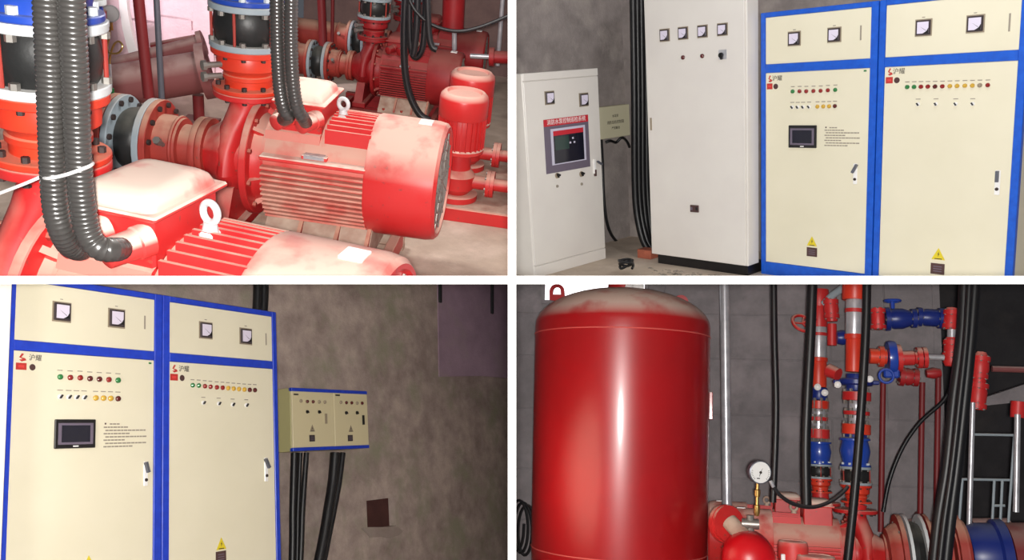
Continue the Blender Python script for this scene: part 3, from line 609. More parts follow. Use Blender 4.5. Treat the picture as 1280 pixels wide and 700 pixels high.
# ============================================================ BAY 2: cabinets in a row (upper right) and shared cabinet builder
TR = (1, 1)
T = Frame(ortho(((0.67366, 0.7360, -0.06701), (-0.72810, 0.64541, -0.23090), (-0.12669, 0.20434, 0.97067))), (2.13598, 5.4, 1.30462))
class Face:
    """a flat front: n points out of it, r to its right as one faces it"""
    def __init__(self, S, axis, val, n, r, cell): self.S = S; self.axis = axis; self.val = val; self.n = Vector(n); self.r = Vector(r); self.cell = cell; self.u = Z
    def P(self, u, v): return self.S.P(u, v, self.axis, self.val)
    def plate(self, parent, name, m, c, w, h, t, off=0.0, label=None, bev=0, kind=None, tilt=0.0):
        c = Vector(c)+self.n*off; r = self.r*math.cos(tilt)+self.u*math.sin(tilt); u = self.u*math.cos(tilt)-self.r*math.sin(tilt)
        mb = MB(self.S); mb.prism([c-r*w/2-u*h/2, c+r*w/2-u*h/2, c+r*w/2+u*h/2, c-r*w/2+u*h/2], self.n*t)
        if bev: bmesh.ops.bevel(mb.bm, geom=mb.bm.edges[:], offset=bev, segments=1, affect='EDGES')
        return mb.build(name, M[m] if isinstance(m, str) else m, parent, label=label, cell=self.cell, kind=kind)
    def rectpx(self, a, b):
        p = self.P(*a); q = self.P(*b); return (p+q)/2, abs((q-p).dot(self.r)), abs((q-p).dot(self.u))
    def disc(self, parent, name, m, c, r, t, off=0.0, n=14, label=None, dome=0.0):
        mb = MB(self.S); prof = [(0, r), (t, r*.94)]+([(t+dome, r*.5), (t+dome*1.2, 0)] if dome else [(t, 0)])
        mb.lathe(Vector(c)+self.n*off, self.n, prof, n); return mb.build(name, M[m], parent, label=label, cell=self.cell)
    def meter(self, parent, uv, hpx):
        c = self.P(*uv); s = self.S.px(c, hpx)
        b = self.plate(parent, 'panel_meter', 'bezel', c, s, s, .012, bev=.002)
        self.plate(b, 'gasket', 'olive', c, s*1.16, s*1.16, .003)
        self.plate(b, 'meter_face', 'meter', c, s*.78, s*.78, .0135)
        k = c+self.n*.0136; a = s*.39; mb = MB(self.S)
        mb.prism([k+self.r*a-self.u*a, k+self.r*a-self.u*a*.1, k+self.r*a*.75-self.u*a*.55, k+self.r*a*.5-self.u*a*.75, k+self.r*a*.05-self.u*a], self.n*.003); mb.build('meter_corner', M['black'], b, cell=self.cell)
        mb = MB(self.S); k = c+self.n*.0137; mb.prism([k+self.r*a*.55-self.u*a*.55, k+self.r*a*.6-self.u*a*.5, k-self.r*a*.45+self.u*a*.18], self.n*.001); mb.build('meter_needle', M['ink'], b, cell=self.cell)
        return b
    def lamp(self, parent, uv, col, rpx=3.3):
        c = self.P(*uv); r = self.S.px(c, rpx)
        nm = {'lgreen': 'green', 'lred': 'red', 'lyel': 'amber', 'ldark': 'dark red', 'olive': 'dull olive'}[col]
        return self.disc(parent, 'indicator_lamp', col, c, r, .008, dome=.006, n=12, label=nm+' indicator lamp')
    def selector(self, parent, uv, rpx=3.0, m='plastic', ang=0.6):
        c = self.P(*uv); r = self.S.px(c, rpx); k = self.disc(parent, 'selector_switch', m, c, r, .006, n=14)
        self.plate(k, 'switch_knob', 'black', c, r*.5, r*1.5, .012, off=.006, tilt=ang)
    def printrow(self, parent, pts, wpx, hpx, m='print_', name='label_print'):
        mb = MB(self.S)
        for uv in pts:
            c = self.P(*uv); w_ = self.S.px(c, wpx)*1.25; h_ = self.S.px(c, hpx)
            c = c+self.n*.0004; mb.prism([c-self.r*w_/2-self.u*h_/2, c+self.r*w_/2-self.u*h_/2, c+self.r*w_/2+self.u*h_/2, c-self.r*w_/2+self.u*h_/2], self.n*.0006)
        return mb.build(name, M[m], parent, cell=self.cell, kind='stuff')
    def warning(self, parent, uv, s, plate_uv=None, m='yellow', pm='brown'):
        c = self.P(*uv)+self.n*.0005; mb = MB(self.S); mb.prism([c-self.r*s*.55-self.u*s*.45, c+self.r*s*.55-self.u*s*.45, c+self.u*s*.55], self.n*.0012)
        w_ = mb.build('warning_triangle', M[m], parent, cell=self.cell)
        k = c+self.n*.0013; mb = MB(self.S); mb.prism([k+self.r*s*.05+self.u*s*.25, k-self.r*s*.07-self.u*s*.02, k+self.r*s*.0, k-self.r*s*.04-self.u*s*.22, k+self.r*s*.10+self.u*s*.06, k+self.r*s*.03+self.u*s*.05], self.n*.0006); mb.build('bolt_symbol', M['ink'], w_, cell=self.cell)
        self.plate(w_, 'caption_strip', 'ink', c-self.u*s*.37, s*.6, s*.07, .0016)
        if plate_uv:
            c = self.P(*plate_uv); p_ = self.plate(parent, 'nameplate', pm, c, s*1.12, s*.92, .003)
            for i in range(3): self.plate(p_, 'plate_print', 'purple', c+self.u*s*(.2-.2*i), s*.7, s*.07, .0036)
    def handle(self, parent, uv, h, tilt=0.3, lock=True):
        c = self.P(*uv); b = self.plate(parent, 'door_handle', 'plastic', c-self.u*h*.35, h*.36, h*1.75, .008, bev=.003)
        self.plate(b, 'handle_lever', 'darksteel', c+self.u*h*.1, h*.20, h*.78, .02, off=.006, tilt=tilt)
        if lock: self.disc(b, 'handle_lock', 'darkbolt', c-self.u*h*.8, h*.12, .006, off=.008)
    def logo(self, parent, a, b):
        """small red emblem, two dark characters, a red square badge and a round seal"""
        c, w_, h_ = self.rectpx(a, b); o = c-self.r*w_/2+self.u*h_/2; g = lambda x, y: o+self.r*w_*x-self.u*h_*y+self.n*.0004
        mb = MB(self.S); mb.prism([g(.22, .02), g(.30, .06), g(.20, .26), g(.34, .30), g(.40, .42), g(.22, .50), g(.12, .40), g(.26, .36), g(.12, .26)], self.n*.001); mb.build('emblem', M['redink'], parent, cell=self.cell)
        text(self.S, parent, '沪耀', g(.74, .26)+self.n*.0006, h_*.40, M['ink'], self.r, self.u)
        self.plate(parent, 'square_badge', 'redink', g(.21, .78), w_*.40, h_*.40, .001); self.plate(parent, 'badge_mark', 'lid', g(.21, .78), w_*.22, h_*.14, .0015)
        self.disc(parent, 'round_seal', 'brown', g(.64, .80), h_*.19, .001, n=16)
    def textblock(self, parent, a, b, n=8):
        c, w_, h_ = self.rectpx(a, b); o = c-self.r*w_/2+self.u*h_/2; mb = MB(self.S); rnd = random.Random(3)
        for i in range(n):
            y = h_*(i+.5)/n; x = w_*(0.02 if i % 2 else .06); xe = w_*(1.0 if i % 2 == 0 else .35+.4*rnd.random())
            if i == 0: x, xe = w_*.16, w_*.38
            while x < xe-.004:
                l = w_*(.05+.05*rnd.random()); k = o+self.r*x-self.u*y+self.n*.0004; hh = h_/n*.22
                mb.prism([k-self.u*hh, k+self.r*l-self.u*hh, k+self.r*l+self.u*hh, k+self.u*hh], self.n*.0006); x += l+w_*.012
        mb.build('notice_print', M['print_'], parent, cell=self.cell, kind='stuff')
        self.plate(parent, 'notice_mark', 'brown', o+self.r*w_*.06-self.u*h_*.05, .009, .009, .001)
def cabinet(S, Fc, label, xs, zs, depth, frame_m, cell, group):
    """blue framed cabinet: xs outer, inner, inner, outer; zs top, meter panel, meter panel, door, door, bottom"""
    x0, xa, xb, x1 = xs; zt, p0, p1, d0, d1, zb = zs
    t = thing(S, 'control_cabinet', label, 'cabinet', ((x0+x1)/2, depth/2, zb), group)
    mb = MB(S); mb.box((x0+.004, .012, zb+.002), (x1-.004, depth, zt-.004)); mb.build('cabinet_body', M['cpanel'], t, cell=cell)
    B = lambda n, a, b: MB(S).box(a, b, .003).build(n, M[frame_m], t, cell=cell)
    B('frame_post', (x0, -.006, zb), (xa, .03, zt)); B('frame_post', (xb, -.006, zb), (x1, .03, zt))
    B('frame_rail', (xa, -.005, p0), (xb, .03, zt)); B('frame_rail', (xa, -.005, d0), (xb, .03, p1)); B('frame_rail', (xa, -.005, zb), (xb, .03, d1))
    g = .0015
    MB(S).box((xa+g, 0, p1+g), (xb-g, .014, p0-g), .0012).build('meter_panel', M['cpanel'], t, cell=cell)
    MB(S).box((xa+g, 0, d1+g), (xb-g, .014, d0-g), .0012).build('door', M['cpanel'], t, cell=cell)
    return t
def cab_small(Fc, t, d):
    for uv, h in d['meters']: Fc.meter(t, uv, h); Fc.printrow(t, [(uv[0], uv[1]-h*.72)], 3, 1)
    for uv, c in d['lamps']: Fc.lamp(t, uv, c, d['lr'])
    Fc.printrow(t, [(u, v-d['lr']*2.3) for (u, v), c in d['lamps']], d['lr']*1.6, 1.1)
    for uv in d['sel']: Fc.selector(t, uv, d['lr']*.9, ang=d.get('ang', .6))
    Fc.printrow(t, [(u, v-d['lr']*2.3) for u, v in d['sel']], d['lr']*1.7, 1.0)
    Fc.logo(t, *d['logo'])
    if 'screen' in d:
        c, w_, h_ = Fc.rectpx(*d['screen']); b = Fc.plate(t, 'touch_screen', 'black', c, w_, h_, .012, bev=.003)
        Fc.plate(b, 'screen_rim', 'purple', c, w_*.86, h_*.74, .0128); Fc.plate(b, 'screen_glass', 'screen', c, w_*.70, h_*.58, .0140); Fc.plate(b, 'screen_badge', 'plastic', c-Fc.u*h_*.43, w_*.13, h_*.04, .0130)
    if 'text' in d: Fc.textblock(t, *d['text'])
    if 'mark' in d: Fc.plate(t, 'corner_mark', 'lgreen', Fc.P(*d['mark']), .018, .010, .001)
    Fc.handle(t, d['handle'], d['hh'], d['tilt'])
    if 'vent' in d: Fc.plate(t, 'vertical_print', 'print_', Fc.P(*d['vent'][0]), .010, Fc.S.px(Fc.P(*d['vent'][0]), d['vent'][1]), .0008)
    Fc.warning(t, d['warn'], d['ws'], d['plate'])
R_, G_, Y_, D_, O_ = 'lred', 'lgreen', 'lyel', 'ldark', 'olive'
FT = Face(T, 1, 0, (0, -1, 0), (1, 0, 0), TR)
zs = (.382, .350, .050, -.006, -1.296, -1.40)
tx = lambda u, v: T.P(u, v, 1, 0).x
c1 = cabinet(T, FT, 'blue framed cream cabinet with a touch screen, next to the tall white cabinet', (-.690, -.656, .064, .109), zs, .42, 'bframe', TR, 'blue framed cabinets in the upper bay')
cab_small(FT, c1, dict(meters=[((993, 48.3), 15.5), ((1043, 43.5), 16)], lr=2.6,
    lamps=[((991, 114.3), G_), ((999.6, 114), R_), ((1008, 114), R_), ((1017, 113.7), R_), ((1026, 113.4), R_), ((1035, 112.8), R_), ((1044.3, 112.3), G_), ((1022, 133.2), Y_), ((1029.3, 133), Y_), ((1036.6, 132.8), Y_), ((1043.8, 132.5), D_)],
    sel=[(990.5, 134), (997.2, 134), (1004, 133.9), (1011.4, 133.6)], logo=((958.5, 94), (976, 111.5)), screen=((986.6, 156.6), (1021, 185)), text=((1030, 158), (1072, 184)), mark=(1081.5, 88.5),
    handle=(1069.5, 212), hh=.075, tilt=-.5, vent=((1076, 41), 18), warn=(1015, 302), ws=.066, plate=(1015, 315)))
c2 = cabinet(T, FT, 'blue framed cream cabinet with twelve lamps in one row, in the upper bay', (.116, .154, .889, .932), zs, .42, 'bframe', TR, 'blue framed cabinets in the upper bay')
cab_small(FT, c2, dict(meters=[((1154.6, 34.5), 18), ((1219.4, 29.7), 19)], lr=2.8,
    lamps=[((1134.2, 108.8), G_), ((1142.8, 108.6), G_), ((1151.4, 108.4), R_), ((1160, 108.3), R_), ((1169, 108.1), D_), ((1178.2, 107.9), R_), ((1187.5, 107.6), Y_), ((1196.6, 107.4), Y_), ((1206.3, 107.1), Y_), ((1215.7, 106.9), Y_), ((1224.9, 106.6), O_), ((1234.9, 106.4), R_)],
    sel=[(1147.7, 130.3), (1170, 130), (1194.7, 130), (1216, 129.8)], logo=((1107.5, 85), (1129, 104)), handle=(1247.5, 222), hh=.08, tilt=0.0, vent=((1262, 28), 22), warn=(1173, 318), ws=.072, plate=(1172, 336)))
# tall white cabinet
q = T.P(950, 328, 1, 0); p = T.P(933.8, 333, 2, q.z); yw = p.y; xw1 = p.x
FW = Face(T, 1, yw, (0, -1, 0), (1, 0, 0), TR)
bl = FW.P(814.4, 318.0); xw0 = bl.x; zw0 = (bl.z+p.z)/2; zw1 = FW.P(870, -26).z
t = thing(T, 'tall_cabinet', 'tall plain white cabinet with four square meters standing on a dark plinth', 'cabinet', ((xw0+xw1)/2, yw+.2, zw0-.06))
MB(T).box((xw0, yw+.016, zw0), (xw1, -.0 if yw < -.05 else yw+.3, zw1), .004).build('cabinet_body', M['wpanel'], t, cell=TR)
gx = xw1-.012
MB(T).box((xw0+.002, yw, zw0+.004), (gx, yw+.014, zw1-.004), .003).build('door', M['wpanel'], t, cell=TR)
MB(T).box((xw0+.03, yw+.04, zw0-.075), (xw1-.02, yw+.25, zw0)).build('plinth', M['black'], t, cell=TR)
for uv in ((831, 44), (854, 41.5), (878.3, 39.2), (903.2, 36.8)): FW.meter(t, uv, 13.5)
for uv in ((854, 71.8), (878, 70)): FW.lamp(t, uv, 'ldark', 2.8)
k = FW.plate(t, 'selector_plate', 'steel', FW.P(903.5, 68), .062, .062, .003); FW.disc(k, 'switch_knob', 'black', FW.P(902, 69), .018, .016); FW.plate(k, 'switch_pointer', 'black', FW.P(902.5, 71.5), .012, .03, .02, tilt=.5)
k = FW.plate(t, 'socket_plate', 'brown', FW.P(868.7, 260.7), .073, .052, .012, bev=.003)
FW.plate(k, 'socket_slot', 'purple', FW.P(865.5, 260.5), .018, .022, .0135); FW.plate(k, 'socket_button', 'black', FW.P(872, 260.7), .018, .022, .0145)
for uv in ((813.2, 155),): FW.plate(t, 'hinge', 'olive', FW.P(*uv)+X*.006, .012, .09, .006)
# small white cabinet turned sideways
zf = zw0-.075
a = T.P(665.5, 343, 2, zf); b = T.P(755.8, 329.5, 2, zf); xp = (a.x+b.x)/2
FP = Face(T, 0, xp, (1, 0, 0), (0, 1, 0), TR)
tl = FP.P(656.5, 83); tr_ = FP.P(750.5, 93); y0 = (FP.P(664.5, 335).y+tl.y)/2; y1 = (FP.P(755, 320).y+tr_.y)/2; zt = (tl.z+tr_.z)/2

t = thing(T, 'low_cabinet', 'low white cabinet with a red headed display panel, set sideways by the partition', 'cabinet', (xp-.2, (y0+y1)/2, zf))
zl = FP.P(700, 98.5).z; zk = FP.P(700, 325).z
MB(T).box((xp-.42, y0, zf), (xp-.012, y1, zt), .004).build('cabinet_body', M['wpanel'], t, cell=TR)
MB(T).box((xp-.012, y0+.002, zl+.002), (xp, y1-.002, zt), .003).build('top_strip', M['wpanel'], t, cell=TR)
MB(T).box((xp-.012, y0+.004, zk+.003), (xp, y1-.004, zl-.002), .003).build('door', M['wpanel'], t, cell=TR)
MB(T).box((xp-.012, y0+.002, zf), (xp, y1-.002, zk-.002), .003).build('plinth', M['wpanel'], t, cell=TR)
for uv in ((686.8, 122.3), (729.5, 124.6)): FP.meter(t, uv, 14.5)
c, w_, h_ = FP.rectpx((679, 150), (737.5, 208)); pb = FP.plate(t, 'display_panel', 'purple', c, w_, h_, .004)
FP.plate(pb, 'header_band', 'redband', c+Z*h_*.435, w_, h_*.13, .0046)
text(T, pb, '消防水泵控制巡检系统', c+Z*h_*.435+X*.0056, h_*.105, M['plastic'], Y, Z)
c2_, w2, h2 = FP.rectpx((687.3, 161.6), (732, 199.6)); s_ = FP.plate(t, 'display_screen', 'scrframe', c2_, w2, h2, .010)
FP.plate(s_, 'screen_glass', 'screen', c2_-Z*h2*.02, w2*.88, h2*.90, .0106); FP.plate(s_, 'screen_header', 'redband', c2_+Z*h2*.37, w2*.88, h2*.13, .0112); FP.plate(s_, 'screen_window', 'greenscr', c2_-Y*w2*.2+Z*h2*.08, w2*.40, h2*.36, .0112)
for dy, dz in ((.12, .18), (.04, .06), (.16, .06)): FP.plate(s_, 'screen_icon', 'scrframe', c2_+Y*w2*dy+Z*h2*dz, w2*.05, h2*.05, .0114)
FP.printrow(t, [(709, 166.5)], 28, 1.2, 'scrframe')
for uv in ((696.3, 219.5), (726.5, 217.5)): FP.selector(t, uv, 3.6, m='olive', ang=.5); FP.plate(t, 'switch_grip', 'black', FP.P(uv[0]+1, uv[1]-1), .026, .014, .02, tilt=-.4)
for uv in ((696.3, 232.7), (726.8, 230)): FP.disc(t, 'push_button', 'print_', FP.P(*uv), .011, .008)
k = FP.P(742.5, 208); b_ = FP.plate(t, 'door_handle', 'plastic', k, .016, .11, .014); FP.plate(b_, 'handle_lever', 'darksteel', FP.P(747, 203.5), .055, .012, .02, off=.012, tilt=-.55); FP.plate(b_, 'handle_lock', 'brown', FP.P(743, 216), .014, .05, .018)
# wall box with a written cover
xl = xp-.43
FB = Face(T, 0, xl+.10, (1, 0, 0), (0, 1, 0), TR)
c, w_, h_ = FB.rectpx((744, 135), (788, 169))
t = thing(T, 'junction_box', 'dull cream wall box with three lines of dark writing above the loose cable', 'box', (xl+.05, c.y, c.z-h_/2))
MB(T).box((xl+.002, c.y-w_/2, c.z-h_/2), (xl+.10, c.y+w_/2, c.z+h_/2), .004).build('box_body', M['signcream'], t, cell=TR)
FB.plate(t, 'box_cover', 'signcream', c, w_*.96, h_*.94, .003)
cc = FB.P(769, 152)
for s_, dz, sz in (('水泵房', h_*.18, .026), ('消防巡检控制箱', -.005, .031), ('严禁触动', -h_*.2, .026)): text(T, t, s_, cc+Z*dz+X*.004, sz, M['ink'], Y, Z)
# cables, brick and crumbs
tp = lambda u, v, y: T.P(u, v, 1, y)
for i, (us, lab) in enumerate((((791, 793, 796, 803), 'black cable drop nearest the wall box'), ((796, 798, 801, 808), 'middle black cable drop beside the tall white cabinet'), ((801, 803, 806, 811), 'black cable drop touching the edge of the tall white cabinet'), ((806, 808, 811, 815), 'innermost black cable drop behind the tall white cabinet'))):
    yb = .10+.058*i
    hose(T, [tp(us[0], -14, yb), tp(us[1], 120, yb), tp(us[1]+.5, 220, yb), tp(us[2], 265, yb), tp(us[3], 298, yb), tp(us[3]+7, 312, yb+.02)], .027, 'cable_drop', lab, 'cable', m='cable', n=10, cell=TR)
lp = lambda u, v, o=.03: T.P(u, v, 0, xl+o)
hose(T, [lp(751, 168, .06), lp(753, 200), lp(755, 250), lp(760, 283), lp(770, 301), lp(783, 307), lp(790, 316, .06), lp(786, 330, .10)], .013, 'loose_cable', 'thin black cable looping down from the wall box to the floor', 'cable', m='cable', n=8, cell=TR)
hose(T, [lp(757, 178, .05), lp(763, 176, .07), lp(770, 178, .05), lp(777, 172, .08), lp(783, 176, .05), lp(787, 184, .04)], .012, 'cable_end', 'short ragged black cable end under the wall box', 'cable', m='cable', n=8, cell=TR)
kp = T.P(783, 338, 2, zf+.03); pts = []
for i in range(26):
    a_ = i*.95; pts.append(kp+V3(.055*math.cos(a_)*(1-.01*i), .05*math.sin(a_), .02+.055*abs(math.sin(a_*.37))))
hose(T, pts, .010, 'cable_coil', 'small tangled coil of black cable on the floor by the brick', 'cable', m='cable', n=6, cell=TR, smooth=3)
kb = T.P(808, 322, 2, zf)
mb = MB(T); mb.box((kb.x-.06, kb.y-.04, zf), (kb.x+.075, kb.y+.06, zf+.07), .004); mb.build('brick', M['brick'], None, 'single orange brick on the floor beside the white cabinet plinth', cat='brick', cell=TR)
mb = MB(T); rnd = random.Random(5)
for i in range(70):
    u = 812+rnd.random()*105; v = 335+rnd.random()*9+(u-812)*.11; k = T.P(u, v, 2, zf); s_ = .006+.018*rnd.random()**2
    r = bmesh.ops.create_icosphere(mb.bm, subdivisions=1, radius=s_)
    for vv in r['verts']: vv.co = Vector((vv.co.x*1.4, vv.co.y, vv.co.z*.7))*(.8+.4*rnd.random())+k
mb.build('cement_crumbs', M['rubble'], None, 'grey cement crumbs strewn before the plinth of the white cabinet', kind='stuff', cat='rubble', cell=TR)
slab(T, 'floor', (-3.2, -2.2, zf-.1), (2.2, .62, zf), 'floor', TR)
slab(T, 'wall_back', (xl-.1, .62, zf), (2.6, .8, 2.2), 'wall_tr', TR)
slab(T, 'wall_left', (xl-.15, -2.6, zf), (xl, .62, 2.2), 'wall_tr', TR)
# ============================================================ BAY 3: cabinets beside the bare wall (lower left)
BL = (-1, -1)
W = Frame(ortho(((0.475082, -0.8769, -0.07313), (0.868788, 0.45425, 0.19715), (-0.139661, -0.15720, 0.97764))), (-2.034069, 5.0, -0.478398))
FL = Face(W, 1, 0, (0, -1, 0), (1, 0, 0), BL)
zs = (.407, .374, .073, .023, -1.267, -1.37)
xg = (W.P(202.5, 440, 1, 0).x)
c3 = cabinet(W, FL, 'blue framed cream cabinet with a touch screen, in the dim lower bay', (-.858, -.826, .001, xg-.003), zs, .42, 'bframe2', BL, 'blue framed cabinets in the lower bay')
cab_small(FL, c3, dict(meters=[((77, 390), 22), ((145.5, 398), 21)], lr=3.6,
    lamps=[((74.8, 471.2), G_), ((87.5, 472), R_), ((99.9, 472.3), R_), ((112.1, 473.3), D_), ((123.9, 474), D_), ((135.7, 474.6), R_), ((147.3, 475.4), G_), ((119.4, 497.5), Y_), ((129, 497.7), Y_), ((138, 498), Y_), ((147.3, 498.4), D_)],
    sel=[(75, 496), (85.8, 496.4), (95.4, 496.7), (105, 497)], ang=-.6, logo=((20, 440.5), (52, 464)), screen=((67.7, 524.3), (117.7, 559.7)), text=((128.6, 528), (180, 559)), mark=(187.5, 454),
    handle=(181.5, 586), hh=.075, tilt=.3, vent=((181, 403), 17), warn=(110.7, 704), ws=.070, plate=(110.7, 722)))
c4 = cabinet(W, FL, 'blue framed cream cabinet nearest the wall box, in the dim lower bay', (xg+.003, .106, .948, .985), zs, .42, 'bframe2', BL, 'blue framed cabinets in the lower bay')
cab_small(FL, c4, dict(meters=[((257, 413), 18.5), ((307, 420.5), 18)], lr=3.0,
    lamps=[((240.5, 481.6), G_), ((248.2, 482), G_), ((255.8, 482.8), R_), ((262.8, 483.5), R_), ((270.7, 484.2), R_), ((277.9, 484.7), R_), ((284.7, 485.2), Y_), ((291.6, 485.9), Y_), ((298.3, 486.4), Y_), ((305.1, 487), Y_), ((311.8, 487.4), D_), ((318.3, 487.7), D_)],
    sel=[(254, 503.6), (273.2, 504.6), (290.6, 505.8), (307.7, 506.6)], ang=-.6, logo=((212.5, 455), (236, 477)), handle=(332, 581), hh=.085, tilt=.5, vent=((332.5, 424), 15), warn=(276.5, 680), ws=.070, plate=(276, 696)))
# edge of a white cabinet before the first one
xe = (W.P(10.5, 365, 1, -.14).x+W.P(12, 600, 1, -.14).x)/2
t = thing(W, 'tall_cabinet', 'narrow visible edge of a white cabinet beside the dim blue framed cabinets', 'cabinet', (xe-.3, .1, -1.37))
MB(W).box((xe-.7, -.125, -1.37), (xe, .42, .42), .004).build('cabinet_body', M['wpanel'], t, cell=BL)
MB(W).box((xe-.698, -.14, -1.35), (xe-.004, -.126, .41), .003).build('door', M['wpanel'], t, cell=BL)
# wall box
yb = .30
FX = Face(W, 1, yb, (0, -1, 0), (1, 0, 0), BL)
p0 = FX.P(365.5, 484); p1 = FX.P(460, 561.5); x0, x1 = (FX.P(366, 484).x+FX.P(364.4, 562.7).x)/2, (FX.P(460.7, 489.6).x+FX.P(459.4, 561).x)/2
z1 = (p0.z+FX.P(460.7, 489.6).z)/2; z0 = (FX.P(364.4, 562.7).z+p1.z)/2
t = thing(W, 'wall_control_box', 'cream control box with blue top and bottom strips, fixed on the bare wall', 'box', ((x0+x1)/2, .44, z0))
MB(W).box((x0, yb+.014, z0), (x1, .520, z1), .003).build('box_body', M['boxgreen'], t, cell=BL)
h = z1-z0; xm = x0+(x1-x0)*.53
MB(W).box((x0+.004, yb, z0+h*.055), (xm-.002, yb+.014, z1-h*.055), .002).build('door', M['boxcream'], t, cell=BL)
MB(W).box((xm+.002, yb, z0+h*.055), (x1-.002, yb+.014, z1-h*.055), .002).build('door', M['boxcream'], t, cell=BL)
MB(W).box((x0, yb-.002, z1-h*.055), (x1, yb+.03, z1), .002).build('top_strip', M['bframe2'], t, cell=BL)
MB(W).box((x0, yb-.002, z0), (x1, yb+.03, z0+h*.055), .002).build('bottom_strip', M['bframe2'], t, cell=BL)
for uv, c in (((375.8, 501.4), O_), ((383.8, 501.9), D_), ((391, 502.2), D_), ((398.6, 502.5), O_), ((405.7, 502.7), O_), ((425.6, 503), O_), ((432.7, 503.4), D_), ((439.3, 503.6), D_), ((446, 504), O_), ((452.3, 504), D_)): FX.lamp(t, uv, c, 2.2)
for uv in ((383.8, 514.8), (398.8, 515), (432.5, 516), (446, 516)): FX.selector(t, uv, 2.2, m='black')
for uv, m in (((406.8, 523.4), 'olive'), ((453.6, 525), 'black')): FX.plate(t, 'door_latch', m, FX.P(*uv), .016, .075, .012)
for uv, pl in (((390.3, 535.5), (390, 547.8)), ((438.5, 536), (437.7, 547.6))): FX.warning(t, uv, .052, pl, 'olive', 'bezel')
FX.printrow(t, [(370, 493), (422, 494)], 7, 2, 'ink')
# cables
wp = lambda u, v, y: W.P(u, v, 1, y)
for u, r, lab in (((368, 367, 366, 366, 365), .027, 'thick black cable under the wall box, nearest the blue cabinet'), ((375.5, 374, 372.5, 372, 371), .016, 'thin black cable in the middle of the first bundle under the wall box'), ((383, 380.5, 378, 377, 375), .020, 'slanting black cable in the first bundle under the wall box')):
    hose(W, [wp(a, v, .335 if 'slanting' in lab else .40) for a, v in zip(u, (566, 602, 640, 670, 716))], r, 'box_cable', lab, 'cable', m='cable', n=10, cell=BL)
for u, r, lab in (((419, 416, 410, 405, 396), .040, 'thick slanting black cable under the middle of the wall box'), ((428.5, 424, 417, 411, 402), .022, 'thinner black cable beside the thick slanting one')):
    hose(W, [wp(a, v, .40-(r*.6)) for a, v in zip(u, (566, 602, 640, 670, 716))], r, 'box_cable', lab, 'cable', m='cable', n=10, cell=BL)
for u, lab in ((322, 'black cable behind the top of the blue cabinet, inner one'), (330, 'black cable behind the top of the blue cabinet, outer one')):
    hose(W, [wp(u, 335, .48), wp(u, 370, .48), wp(u-3, 420, .48)], .034, 'cable_drop', lab, 'cable', m='cable', n=10, cell=BL)
for u, v in ((550, 378), (615, 392)):
    mb = MB(W); mb.cyl(wp(u, 330, .50), wp(u, v, .50), .022, n=8); mb.build('hanger_rod', M['cable'], None, 'short dark rod hanging high on the bare wall, %s' % ('above the violet panel edge' if u < 600 else 'by the partition'), cat='rod', cell=BL)
yw = .52
FWl = Face(W, 1, yw, (0, -1, 0), (1, 0, 0), BL)
c, w_, h_ = FWl.rectpx((458, 626), (495, 657)); hx0, hx1, hz0, hz1 = c.x-w_/2, c.x+w_/2, c.z-h_/2, c.z+h_/2
mb = MB(W)
for a, b in (((-1.2, -2.6), (hx0, 1.6)), ((hx1, -2.6), (5.6, 1.6)), ((hx0, -2.6), (hx1, hz0)), ((hx0, hz1), (hx1, 1.6))): mb.box((a[0], yw, a[1]), (b[0], yw+.2, b[1]))
w0 = mb.build('wall_back', M['wall_bl'], None, kind='structure', cell=BL)
MB(W).box((hx0-.01, yw+.07, hz0-.01), (hx1+.01, yw+.19, hz1+.01)).build('recess', M['hole'], w0, cell=BL)
def patch(pts, m, t):
    P_ = [FWl.P(u, v) for u, v in pts]; mb = MB(W); mb.prism([p-Y*t for p in P_], (0, t, 0)); return mb.build('panel' if m == 'wall_blp' else 'patch', M[m], w0, cell=BL)
patch([(546, 340), (650, 340), (650, 474), (600, 470), (548, 471)], 'wall_blp', .012)
patch([(452, 661), (458, 659), (497, 658.5), (503, 664), (498, 669), (486, 673), (476, 671), (462, 672)], 'plaster', .007)
slab(W, 'floor', (-1.6, -3.5, -2.7), (5.6, .52, -2.6), 'floor', BL)
MB(W).box((-1.9, -.16, -2.6), (1.1, .52, -1.372)).build('trim_1', M['plaster'], None, kind='structure', cell=BL)
# ============================================================ BAY 4: pressure tank and risers (lower right)
BR = (1, -1)
az, le = math.radians(13), math.radians(9.5)
Rb = Matrix.Rotation(-az, 3, 'Z') @ Matrix.Rotation(-le, 3, 'X')
Q = Frame(Rb, Vector(((775-640)/F, 1, (350-550)/F))*6.0)
qp = lambda u, v, y: Q.P(u, v, 1, y)
zt = qp(771, 421, 0).z; zb = qp(778, 686, 0).z; za = qp(771, 361.5, 0).z; R0 = Q.px(V3(0, 0, 0), 110.5)
hd = (za-qp(771, 410, 0).z)
t = thing(Q, 'pressure_tank', 'big red upright pressure tank with a dusty dome', 'tank', (0, 0, zb-.5))
prof = [(zb-.36, .001), (zb-.34, R0*.40), (zb-.28, R0*.68), (zb-.19, R0*.87), (zb-.10, R0*.955), (zb-.02, R0*.965), (zb, R0*.966), ((zb+zt)/2, R0*.985), (zt, R0*1.0), (za-hd, R0*1.0)]
for k in range(1, 15): a = math.pi/2*k/14; prof.append((za-hd+hd*math.sin(a), max(R0*math.cos(a), 0)))
mb = MB(Q); mb.lathe((0, 0, 0), Z, prof, 96); mb.build('tank_shell', M['tank'], t, cell=BR)
for z_, r_ in ((zt, R0), (zb, R0*.966)):
    mb = MB(Q); mb.torus((0, 0, z_), Z, r_*1.0005, .0045, 96, 6); mb.build('weld_seam', M['weld'], t, cell=BR)
